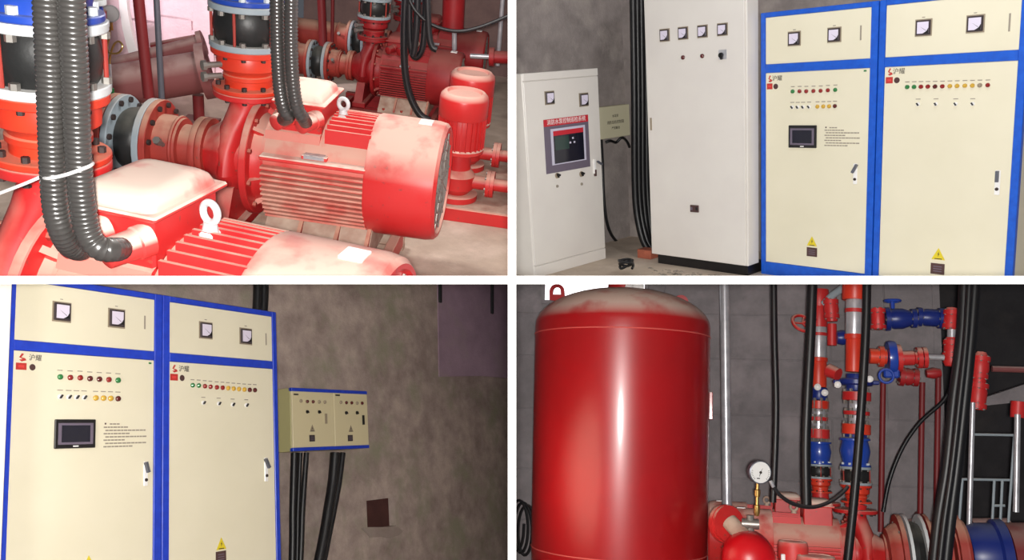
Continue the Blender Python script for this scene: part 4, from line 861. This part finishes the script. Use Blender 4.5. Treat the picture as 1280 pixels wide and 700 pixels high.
for x_, y_, u, v in ((-.66, -.10, 696, 366), (.68, .30, 851, 380)):
    c = qp(u, v-1, y_*R0); s_ = Q.px(c, 10); mb = MB(Q)
    out = [V3(s_*.95*math.cos(a), 0, s_*.95*math.sin(a)+s_*.1) for a in [math.pi*(k/8) for k in range(9)]]
    inn = [V3(s_*.48*math.cos(a), 0, s_*.52*math.sin(a)+s_*.1) for a in [math.pi*(k/8) for k in range(9)]]
    lo = [V3(-s_*.52, 0, -.3*s_), V3(s_*.52, 0, -.3*s_)]
    for k in range(8): mb.prism([c+out[k], c+out[k+1], c+inn[k+1], c+inn[k]], (0, .02, 0))
    mb.prism([c+out[8], c+inn[8], c+lo[0], c+V3(-s_*.9, 0, -s_*1.0)], (0, .02, 0)); mb.prism([c+inn[0], c+out[0], c+V3(s_*1.1, 0, -s_*1.3), c+lo[1]], (0, .02, 0)); mb.prism([c+lo[0], c+lo[1], c+V3(s_*1.1, 0, -s_*1.3), c+V3(-s_*.9, 0, -s_*1.0)], (0, .02, 0))
    mb.build('lifting_lug', M['tank'], t, cell=BR)
mb = MB(Q); c = qp(780, 362, 0); mb.cyl((c.x, 0, za-.03), (c.x, 0, za+.3), Q.px(c, 20), n=24); mb.build('top_nozzle', M['red'], t, cell=BR)
c = qp(798, 358, -.12); mb = MB(Q); mb.box(c-V3(.05, .0, .035), c+V3(.035, .03, .06), .004); mb.box(c-V3(.09, 0, .01), c+V3(-.03, .03, .015), .003); mb.build('nozzle_bracket', M['plastic'], t, cell=BR)
c = qp(885, 507, 0); h_ = Q.px(c, 17); mb = MB(Q); mb.box((R0*.965, -.02, c.z-h_), (R0*.965+Q.px(c, 6.5), .02, c.z+h_), .004); mb.build('side_bracket', M['tank'], t, cell=BR)
# steel upright pipe
pipe(Q, [qp(905.5, 340, .35), qp(909, 640, .35)], Q.px(qp(907, 500, .35), 6.2), 'bright galvanised pipe standing beside the tank', 'steel', name='steel_pipe', cell=BR, n=24)
# pumps under the risers
def flip(u, v, y, s, zoff):          # the shaft turned about, motor towards the tank
    p = qp(u, v, y); R2 = Rb @ Matrix.Rotation(math.pi, 3, 'Z')
    o = Q.M @ p; F2 = Frame(R2, (0, 0, 0), s); F2.O = o - R2 @ (V3(-.96, 0, zoff)*s); F2.M = Matrix.Translation(F2.O) @ R2.to_4x4() @ Matrix.Scale(s, 4); return F2
PB = flip(1069, 636, .30, .74, .386); PA = flip(1026, 627, .86, .72, .386)
SB = flip(1070, 606, .30, .51, .618); SA = flip(1025, 598, .86, .44, .618)
FZ_keep = FZ
pump(PB, 'front horizontal red pump with its motor beside the dial gauge, in the tank bay', BR, fins=False, base=False, group='horizontal pumps in the tank bay')
pump(PA, 'rear horizontal red pump half hidden behind the other, in the tank bay', BR, fins=False, base=False, group='horizontal pumps in the tank bay')
riser(SB, BR, 'red spool under the wider blue valve in the tank bay', 'black joint under the wider blue valve in the tank bay', 'wider blue valve of the two risers in the tank bay')
riser(SA, BR, 'red spool under the slimmer blue valve in the tank bay', 'black joint under the slimmer blue valve in the tank bay', 'slimmer blue valve of the two risers in the tank bay')
for Fp, Fs, lab in ((PB, SB, 'short red neck pipe under the wider riser'), (PA, SA, 'short red neck pipe under the slimmer riser')):
    a = Fp.M @ V3(-.96, 0, .386); b = Fs.M @ V3(-.96, 0, .385)
    mb = MB(); mb.cyl(a, b, .10*Fs.s/.51*.68, n=20); mb.build('neck_pipe', M['red'], None, lab, cat='pipe', cell=BR)
# riser pieces: (from pixel row, to pixel row, half width px, material)
def column(u, y, rows, label, name='riser_pipe'):
    a = qp(u, rows[0][0], y); t = thing(Q, name, label, 'pipe', qp(u, rows[-1][1], y)); k = Q.px(a, 1)
    for v0, v1, hw, m, nm in rows:
        p = qp(u+(v0-400)*-.012, v0, y); q_ = qp(u+(v1-400)*-.012, v1, y); r = hw*k
        mb = MB(Q); L = (p-q_).length
        if nm == 'clamp': mb.lathe(q_, p-q_, [(0, r*.9), (L*.2, r), (L*.8, r), (L, r*.9)], 24); mb.box(q_-V3(r*1.35, .03, -L*.2), q_+V3(r*1.35, .03, L*.8), .006)
        else: mb.lathe(q_, p-q_, [(0, r*.96), (L*.05, r), (L*.95, r), (L, r*.96)], 24)
        mb.build(nm, M[m], t, cell=BR)
        if nm == 'flange':
            mb = MB(Q); mb.bolts(q_-Z*.02, Z, r*.85, 8, .012, L+.04); mb.build('flange_bolts', M['bolt'], t, cell=BR, kind='stuff')
    return t
column(1068, .30, [(340, 375, 15, 'orange', 'pipe_body'), (375, 418, 10.5, 'steel', 'steel_sleeve'), (386, 391, 11.5, 'red', 'coupling_ring'), (418, 424, 11.5, 'orange', 'coupling_ring'), (424, 465, 9.8, 'orange', 'pipe_body')], 'orange and silver banded riser of the wider pipe line')
bv1 = column(1071, .30, [(468, 489, 12, 'navy', 'valve_body'), (474, 482, 20, 'navy', 'clamp')], 'dark blue butterfly valve in the wider riser', 'butterfly_valve')
column(1072, .30, [(490, 501, 17, 'red', 'flange'), (501, 514, 9.5, 'steel', 'steel_sleeve'), (514, 519, 15.5, 'red', 'flange'), (519, 530, 9.5, 'steel', 'steel_sleeve'), (530, 543, 17, 'orange', 'flange'), (543, 547, 15, 'navy', 'gasket_ring')], 'red flanged expansion piece in the wider riser')
column(1024, .86, [(362, 384, 11, 'red', 'pipe_body'), (384, 409, 9.5, 'red', 'pipe_body'), (409, 447, 9.3, 'steel', 'steel_sleeve'), (416, 420, 10.2, 'red', 'coupling_ring'), (447, 452, 10.6, 'orange', 'coupling_ring'), (452, 484, 9.6, 'orange', 'pipe_body')], 'orange and silver banded riser of the slimmer pipe line')
bv2 = column(1025, .86, [(485, 500, 10, 'navy', 'valve_body')], 'dark blue butterfly valve in the slimmer riser', 'butterfly_valve')
column(1025, .86, [(501, 511, 12, 'orange', 'flange'), (511, 521, 8.5, 'steel', 'steel_sleeve'), (521, 526, 11, 'red', 'flange'), (526, 536, 8.5, 'steel', 'steel_sleeve'), (536, 548, 13, 'red', 'flange')], 'red flanged expansion piece in the slimmer riser')
# side branches and valves
def run(p, q_, rs, label, m, name='branch_pipe', cat='pipe', extra=()):
    t = thing(Q, name, label, cat, p); d = (q_-p); L = d.length
    mb = MB(Q); mb.lathe(p, d, [(L*a, r) for a, r in rs], 20); mb.build('valve_body' if cat == 'valve' else 'pipe_body', M[m], t, cell=BR)
    for a, r, th, mm in extra:
        mb = MB(Q); mb.lathe(p+d*a, d, [(0, r), (th, r)], 20); mb.build('flange', M[mm], t, cell=BR)
        mb = MB(Q); mb.bolts(p+d*a-d.normalized()*.006, d, r*.8, 6, .009, th+.012); mb.build('flange_bolts', M['bolt'], t, cell=BR, kind='stuff')
    return t
kx = Q.px(qp(1100, 440, .35), 1)
run(qp(1097, 385, .35), qp(1098, 412, .35), [(0, 7*kx), (.3, 8*kx), (.7, 8*kx), (1, 6*kx)], 'small red upright fitting beside the upper blue valves', 'red', extra=((.05, 9.5*kx, .025, 'red'), (.8, 9.5*kx, .025, 'red')))
gv1 = run(qp(1106, 399, .40), qp(1143, 398, .40), [(0, 9*kx), (.3, 13*kx), (.6, 13*kx), (1, 8*kx)], 'upper blue valve nearest the wider riser', 'navy', 'gate_valve', 'valve', ((0, 15*kx, .03, 'navy'), (.9, 12*kx, .03, 'navy')))
run(qp(1146, 396, .42), qp(1176, 398, .42), [(0, 8*kx), (.4, 11*kx), (.8, 11*kx), (1, 9*kx)], 'upper blue valve farther from the wider riser', 'navy', 'gate_valve', 'valve', ((0, 12*kx, .03, 'navy'), (.9, 13*kx, .03, 'navy')))
mb = MB(Q); c = qp(1116, 386, .36); mb.cyl(c, c+Z*.05, .014, n=8).torus(c+Z*.055, Z, .05, .009, 20, 6); mb.build('valve_wheel', M['blue'], gv1, cell=BR)
run(qp(1190, 385, .35), qp(1188, 412, .35), [(0, 6*kx), (.2, 8.5*kx), (.8, 8.5*kx), (1, 7*kx)], 'upper red elbow beside the twin dark cables', 'red', extra=((.12, 9.6*kx, .03, 'red'), (.75, 9.6*kx, .03, 'red')))
run(qp(1190, 412, .35), qp(1190, 423, .35), [(0, 5.5*kx), (1, 5.5*kx)], 'short bright sleeve between the two red elbows', 'steel', 'pipe_sleeve')
run(qp(1190, 422, .35), qp(1189, 458, .35), [(0, 7*kx), (.2, 9*kx), (.85, 9.5*kx), (1, 7*kx)], 'lower red elbow beside the twin dark cables', 'red', extra=((.10, 10*kx, .03, 'red'), (.55, 10.6*kx, .03, 'red')))
run(qp(1087, 445, .30), qp(1108, 446, .30), [(0, 9.5*kx), (1, 9.5*kx)], 'orange branch leaving the wider riser', 'orange', extra=((.55, 13*kx, .03, 'orange'),))
run(qp(1109, 447, .30), qp(1119, 447, .30), [(0, 20*kx), (.5, 21*kx), (1, 20*kx)], 'round blue butterfly valve on the branch pipe', 'blue', 'butterfly_valve', 'valve')
mb = MB(Q); c = qp(1114, 467, .28); mb.box(c-V3(.05, .03, .03), c+V3(.05, .03, .03), .01).torus(c+V3(-.04, -.05, -.02), Y, .045, .009, 18, 6); mb.build('valve_gear', M['blue'], None, 'blue gear box hanging under the round butterfly valve', cat='gear', cell=BR)
run(qp(1120, 448, .30), qp(1156, 447, .30), [(0, 9*kx), (.6, 9*kx), (.65, 7.5*kx), (1, 7.5*kx)], 'red branch pipe beyond the round butterfly valve', 'red', extra=((.0, 17*kx, .03, 'red'), (.72, 13*kx, .03, 'red'), (.92, 13*kx, .025, 'red')))
run(qp(1157, 446, .30), qp(1180, 447, .30), [(0, 3.5*kx), (1, 3.5*kx)], 'thin bright pipe joining the branch to the elbow', 'steel')
run(qp(1124, 470, .38), qp(1146, 472, .38), [(0, 8*kx), (.5, 11*kx), (1, 8*kx)], 'dim red valve under the branch pipe', 'shadered', 'globe_valve', 'valve', ((.0, 12*kx, .03, 'shadered'), (.8, 11*kx, .03, 'shadered')))
run(qp(1158, 467, .38), qp(1176, 466, .38), [(0, 5*kx), (.5, 7*kx), (1, 5*kx)], 'tiny dim red fitting behind the thin bright pipe', 'shadered')
run(qp(1036, 463, .60), qp(1048, 468, .55), [(0, 9*kx), (1, 8*kx)], 'small red outlet between the two risers', 'red')
run(qp(1046, 422, .50), qp(1060, 422, .50), [(0, 8*kx), (.5, 10*kx), (1, 8*kx)], 'small blue valve between the two risers', 'navy', 'ball_valve', 'valve')
run(qp(1038, 372, .62), qp(1040, 402, .62), [(0, 8*kx), (.5, 10*kx), (1, 7*kx)], 'red bent fitting at the head of the slimmer riser', 'red', extra=((.1, 10*kx, .03, 'red'), (.7, 10*kx, .03, 'red')))
run(qp(1040, 405, .60), qp(1040, 432, .60), [(0, 6*kx), (1, 6*kx)], 'red side pipe beside the silver sleeve', 'red')
pipe(Q, [qp(1030, 380, .64), qp(1042, 368, .58), qp(1056, 358, .50)], 5*kx, 'dusty slanting pipe between the heads of the two risers', 'grey', cell=BR)
mb = MB(Q); c = qp(1003, 404, .62); mb.torus(c, V3(.35, -.75, .55), .075, .012, 22, 7); d_ = V3(.35, -.75, .55).normalized(); u_, v_ = perp(d_)
for k in range(3): a = 2*math.pi*k/3; e = u_*math.cos(a)+v_*math.sin(a); mb.cyl(c, c+e*.075, .008, n=6)
mb.cyl(c, c+V3(.10, .02, .04), .012, n=8); mb.build('valve_handwheel', M['red'], None, 'red handwheel before the slimmer riser', cat='handwheel', cell=BR)
for uv, par in (((1022, 484), bv2), ((1031, 491), bv2), ((1047, 481), bv1), ((1087, 474), bv1)):
    c = qp(uv[0], uv[1], .12 if par is bv1 else .70); k = Q.px(c, 1); mb = MB(Q); mb.lathe(c, V3(-.1, -1, 0), [(0, 4.2*k), (.02, 4.2*k), (.028, 2.5*k), (.03, 0)], 14); mb.cyl(c, c+Y*.14, .008, n=6); mb.build('valve_cap', M['plastic'], par, cell=BR)
# suction line along the bottom
c0 = lambda u, v=692: qp(u, v, .22)
run(c0(1109), c0(1128), [(0, 29*kx), (.2, 31*kx), (.4, 34*kx), (1, 36*kx)], 'dusty red suction reducer along the bottom of the tank bay', 'rust', 'suction_reducer', extra=((.70, 45*kx, .028, 'rust'),))
t = run(c0(1131), c0(1154), [(0, 32*kx), (.5, 37*kx), (1, 32*kx)], 'dark rubber joint along the bottom of the tank bay', 'rubber', 'rubber_joint', 'pipe joint', ((0, 45*kx, .018, 'paleflange'), (.84, 45*kx, .018, 'paleflange')))
run(c0(1157), c0(1184), [(0, 36*kx), (1, 36*kx)], 'red pipe stub behind the thick cable bundle', 'rust', extra=((.0, 45*kx, .02, 'rust'),))
run(c0(1188), c0(1206), [(0, 38*kx), (.8, 40*kx), (1, 38*kx)], 'orange brown flange before the blue strainer', 'rust', extra=((.10, 47*kx, .04, 'rust'),))
run(c0(1209, 696), c0(1256, 696), [(0, 34*kx), (.25, 38*kx), (.7, 38*kx), (.76, 42*kx), (1, 42*kx)], 'big blue strainer body at the bottom edge', 'navy', 'strainer', 'valve')
run(c0(1259, 696), c0(1300, 696), [(0, 38*kx), (1, 38*kx)], 'dark pipe beyond the blue strainer', 'dred')
run(qp(1215, 668, .75), qp(1262, 668, .75), [(0, 20*kx), (1, 20*kx)], 'dim dusty pipe behind the blue strainer', 'pipedust')
run(qp(1132, 668, .9), qp(1165, 668, .9), [(0, 18*kx), (.5, 22*kx), (1, 18*kx)], 'dim dusty pipe behind the suction reducer', 'pipedust', extra=((.5, 29*kx, .03, 'pipedust'),))
# gauge on its brass stem and the drooping hose
gc = qp(950.5, 590.5, -.55); kg = Q.px(gc, 1); fd = V3(.36, -.92, -.06).normalized()
t = thing(Q, 'dial_gauge', 'white faced dial gauge on a brass stem beside the tank', 'gauge', qp(946, 640, -.55))
mb = MB(Q); mb.lathe(gc-fd*.05, fd, [(0, 12.5*kg), (.008, 14*kg), (.052, 14.5*kg), (.055, 13.2*kg), (.050, 13*kg)], 32); mb.build('gauge_case', M['darksteel'], t, cell=BR)
mb = MB(Q); mb.lathe(gc, fd, [(0, 13.1*kg), (.0025, 13.1*kg)], 32); f_ = mb.build('gauge_dial', M['white'], t, cell=BR)
u_ = fd.cross(Z).normalized()*-1; v_ = Z
k = gc+fd*.003; mb = MB(Q); mb.prism([k-u_*.4*kg, k+u_*.4*kg, k+u_*4*kg+v_*7.5*kg], fd*.001); mb.prism([k+u_*.9*kg, k-u_*.6*kg, k-u_*2*kg-v_*6*kg], fd*.001); mb.build('gauge_needle', M['ink'], f_, cell=BR)
mb = MB(Q); mb.lathe(k, fd, [(0, 1.6*kg), (.004, 1.6*kg)], 12); mb.build('needle_hub', M['ink'], f_, cell=BR)
mb = MB(Q)
for i in range(25):
    a = math.radians(-45+270*i/24); e = u_*math.cos(a)*1+v_*math.sin(a); s_ = e.cross(fd)*.25*kg; r0, r1 = 10.2*kg, (12 if i % 4 else 12.4)*kg
    mb.prism([k+e*r0-s_, k+e*r1-s_, k+e*r1+s_, k+e*r0+s_], fd*.0006)
mb.prism([k-u_*5*kg-v_*8*kg, k-u_*1*kg-v_*8*kg, k-u_*1*kg-v_*6.8*kg, k-u_*5*kg-v_*6.8*kg], fd*.0006); mb.build('dial_scale', M['ink'], f_, cell=BR, kind='stuff')
s0 = qp(947, 603, -.53); mb = MB(Q); mb.lathe(qp(946, 645, -.53), s0-qp(946, 645, -.53), [(0, .012), (.02, .018), (.06, .018), (.065, .010), (.11, .010), (.115, .017), (.15, .019), (.155, .010), (.20, .010), (.23, .014)], 12); mb.build('brass_stem', M['brass'], t, cell=BR)
mb = MB(Q); mb.cyl(qp(963, 601, -.55), qp(967, 609, -.55), .011, n=10); mb.build('hose_ferrule', M['steel'], t, cell=BR)
hose(Q, [qp(966, 607, -.54), qp(975, 619, -.5), qp(992, 630, -.4), qp(1015, 634, -.25), qp(1036, 628, -.1), qp(1053, 616, .02), qp(1060, 608, .05)], .012, 'drooping_hose', 'thin dusty hose drooping from the dial gauge to the wider riser', 'hose', m='cablegrey', n=8, cell=BR)
# elbow, round cowl and small motors before the pumps
run(qp(904, 655, -.35), qp(912, 655, -.40), [(0, 17*kx), (.2, 20*kx), (1, 20*kx)], 'red pipe flange at the foot of the galvanised pipe', 'red', 'pipe_flange', extra=((.1, 21*kx, .03, 'red'),))
run(qp(912, 652, -.45), qp(942, 685, -.57), [(0, 9*kx), (1, 9*kx)], 'dusty pipe slanting from the red flange to the round red cowl', 'dusty')
run(qp(917, 668, -.35), qp(917, 715, -.35), [(0, 9*kx), (1, 9*kx)], 'red upright pipe under the flange by the tank', 'red', extra=((.35, 13*kx, .02, 'red'),))
mb = MB(Q); c = qp(938, 655, -.5)
mb.cyl(c-V3(.05, 0, 0), c+V3(.05, 0, 0), .03, n=12).cyl(c-Z*.05, c+Z*.05, .022, n=10); mb.build('pipe_tee', M['bolt'], None, 'small dull metal tee under the dial gauge stem', cat='fitting', cell=BR)
t = thing(Q, 'motor_cowl', 'round bright red motor end at the bottom edge before the tank', 'motor', qp(937, 712, -.7)); c = qp(937, 703, -.75); kc = Q.px(c, 1)
mb = MB(Q); mb.lathe(c+Y*.3, -Y, [(0, 33*kc), (.20, 34*kc), (.26, 31*kc), (.30, 24*kc), (.325, 10*kc), (.33, 0)], 40); mb.build('cowl_shell', M['cleanred'], t, cell=BR)
for (u, v, hw, yy, lab) in ((991, 676, 18.5, -.45, 'small upright red motor with a dusty top, nearest the round cowl'), (1020, 694, 24, -.55, 'small upright red motor cut off by the bottom edge')):
    c = qp(u, v, yy); k = Q.px(c, 1); t = thing(Q, 'upright_motor', lab, 'motor', c-Z*.3)
    mb = MB(Q); mb.lathe(c-Z*.3, Z, [(0, hw*k*.9), (.2, hw*k*.92), (.2, hw*k), (.27, hw*k), (.295, hw*k*.93), (.30, hw*k*.80), (.295, hw*k*.76), (.297, 0)], 32); mb.build('motor_shell', M['lid'], t, cell=BR)
    for s_ in (-1, 1):
        mb = MB(Q); p = c+V3(s_*hw*k*.70, -hw*k*.74, -.11); mb.box(p-V3(.012, .02, .04), p+V3(.012, .012, .04), .003); mb.build('clip', M['plastic'], t, cell=BR)
# dark cables in front
for pts, r, lab in ((((967, 340), (968, 420), (970, 500), (969, 560), (966, 628)), 4.2, 'black cable hanging behind the dial gauge'),
        (((1016, 340), (1013, 420), (1009, 500), (1007, 560), (1008, 632)), 6.2, 'thick black cable hanging before the slimmer riser'),
        (((1084, 340), (1082, 420), (1076, 520), (1068, 620), (1058, 715)), 5.2, 'thick black cable crossing before the wider riser'),
        (((1206, 340), (1202, 420), (1192, 500), (1184, 580), (1173, 650), (1166, 715)), 6.6, 'inner one of the twin thick dark cables'),
        (((1212, 352), (1207, 430), (1199, 505), (1190, 585), (1180, 655), (1173, 718)), 4.0, 'thin cable between the twin thick dark cables'),
        (((1220, 340), (1214, 420), (1206, 500), (1197, 580), (1188, 650), (1181, 715)), 6.6, 'outer one of the twin thick dark cables')):
    yy = -.27 if 'between the twin' in lab else -.20 if 'inner one' in lab else -.13
    hose(Q, [qp(u, v, yy) for u, v in pts], r*Q.px(qp(1080, 500, -.05), 1), 'hanging_cable', lab, 'cable', m='cable', n=12, cell=BR)
hose(Q, [qp(u, v, .55) for u, v in ((1196, 470), (1180, 500), (1150, 528), (1128, 560), (1112, 600), (1104, 640))], .014, 'thin_cable', 'thin dark cable slanting across the wall between the red pipes', 'cable', m='cable', n=8, cell=BR)
for u, v0, lab in ((1103, 478, 'thin dark red upright pipe nearest the wider riser'), (1152, 478, 'thin dark red upright pipe in the middle of the wall'), (1172, 470, 'thin dark red upright pipe nearest the twin cables')):
    pipe(Q, [qp(u+1, v0, .85), qp(u-2, 665, .85)], .020, lab, 'dred', name='thin_riser', cell=BR, n=12)
# pipework beyond the twin cables
pipe(Q, [qp(1216, 503, .25), qp(1210, 705, .25)], 3.0*kx, 'bright slim pipe before the dark opening, nearer the cables', 'steel', name='slim_pipe', cell=BR, n=14)
pipe(Q, [qp(1272, 518, .25), qp(1270, 640, .25)], 3.4*kx, 'bright slim pipe before the dark opening, by the picture edge', 'steel', name='slim_pipe', cell=BR, n=14)
run(qp(1227, 440, .3), qp(1221, 512, .3), [(0, 5*kx), (.1, 9*kx), (.3, 10*kx), (.45, 7*kx), (.7, 10*kx), (.95, 9*kx), (1, 7*kx)], 'red valve column beside the twin dark cables', 'red', extra=((.08, 10.5*kx, .03, 'red'), (.38, 9.5*kx, .03, 'red'), (.55, 11*kx, .03, 'red'), (.9, 10.5*kx, .03, 'red')))
run(qp(1273, 502, .3), qp(1272, 522, .3), [(0, 8*kx), (1, 8*kx)], 'red pipe end over the bright slim pipe at the picture edge', 'red')
t = thing(Q, 'pipe_rack', 'dull grey pipe rack in the dark corner beyond the twin cables', 'rack', qp(1240, 660, .5))
for a, b in (((1214, 543), (1270, 544)), ((1200, 599), (1262, 600)), ((1203, 599), (1196, 690)), ((1268, 546), (1258, 690)), ((1243, 600), (1240, 660)), ((1253, 600), (1250, 660)), ((1240, 632), (1256, 632))):
    mb = MB(Q); mb.cyl(qp(*a, .5), qp(*b, .5), 1.6*kx, n=8); mb.build('rack_bar', M['grey'], t, cell=BR)
pipe(Q, [qp(1240, 461, .8), qp(1310, 463, .8)], 4*kx, 'dull level pipe in the dark corner', 'pipedust', name='level_pipe', cell=BR)
mb = MB(Q); mb.prism([qp(1222, 500, 1.0), qp(1300, 474, 1.0), qp(1300, 500, 1.0), qp(1222, 508, 1.0)], (0, .1, 0)); mb.build('concrete_beam', M['wall_br'], None, 'sloping pale concrete edge in the dark corner', cat='beam', cell=BR)
# coiled hose behind the tank
pts = [qp(645+10*math.cos(a)+a*.8, 655+32*math.sin(a)+a*.5, .75) for a in [k*.5 for k in range(40)]]
hose(Q, pts, .012, 'coiled_hose', 'dark coiled hose on the wall between tank and partition', 'hose', m='cable', n=6, cell=BR, smooth=2)
# wall with courses of blocks, window, dark corner
wy = 1.30
wb = slab(Q, 'wall_back', (-1.6, wy, -2.6), (2.35, wy+.15, 2.2), 'wall_br', BR)
rows_v = [330, 394, 450, 520, 600, 668, 730]
for i, (va, vb) in enumerate(zip(rows_v, rows_v[1:])):
    za_, zb_ = qp(960, va, wy).z, qp(960, vb, wy).z; x_ = -1.5+(.45 if i % 2 else 0)
    while x_ < 2.3:
        L = .86; a, b = max(x_, -1.5), min(x_+L, 2.3)
        mb = MB(Q); mb.box((a+.004, wy-.008, zb_+.004), (b-.004, wy+.01, za_-.004), .003)
        mb.build('block', M['wall_br'], wb, cell=BR); x_ += L
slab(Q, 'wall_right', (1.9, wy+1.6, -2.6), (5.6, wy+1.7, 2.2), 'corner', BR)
a = qp(681, 375, wy-.02); b = qp(806, 345, wy-.02)
wn = MB(Q).box((a.x, wy-.012, a.z), (b.x, wy-.006, b.z)).build('window_1', M['lit'], None, kind='structure', cell=BR)
for (p0_, p1_) in (((a.x-.03, a.z-.03), (a.x, b.z)), ((b.x, a.z-.03), (b.x+.03, b.z)), ((a.x, a.z-.03), (b.x, a.z))):
    MB(Q).box((p0_[0], wy-.03, p0_[1]), (p1_[0], wy-.004, p1_[1])).build('window_frame', M['wall_br'], wn, cell=BR)
slab(Q, 'floor', (-1.6, -1.6, -1.55), (4.5, wy+.9, -1.45), 'floor', BR)
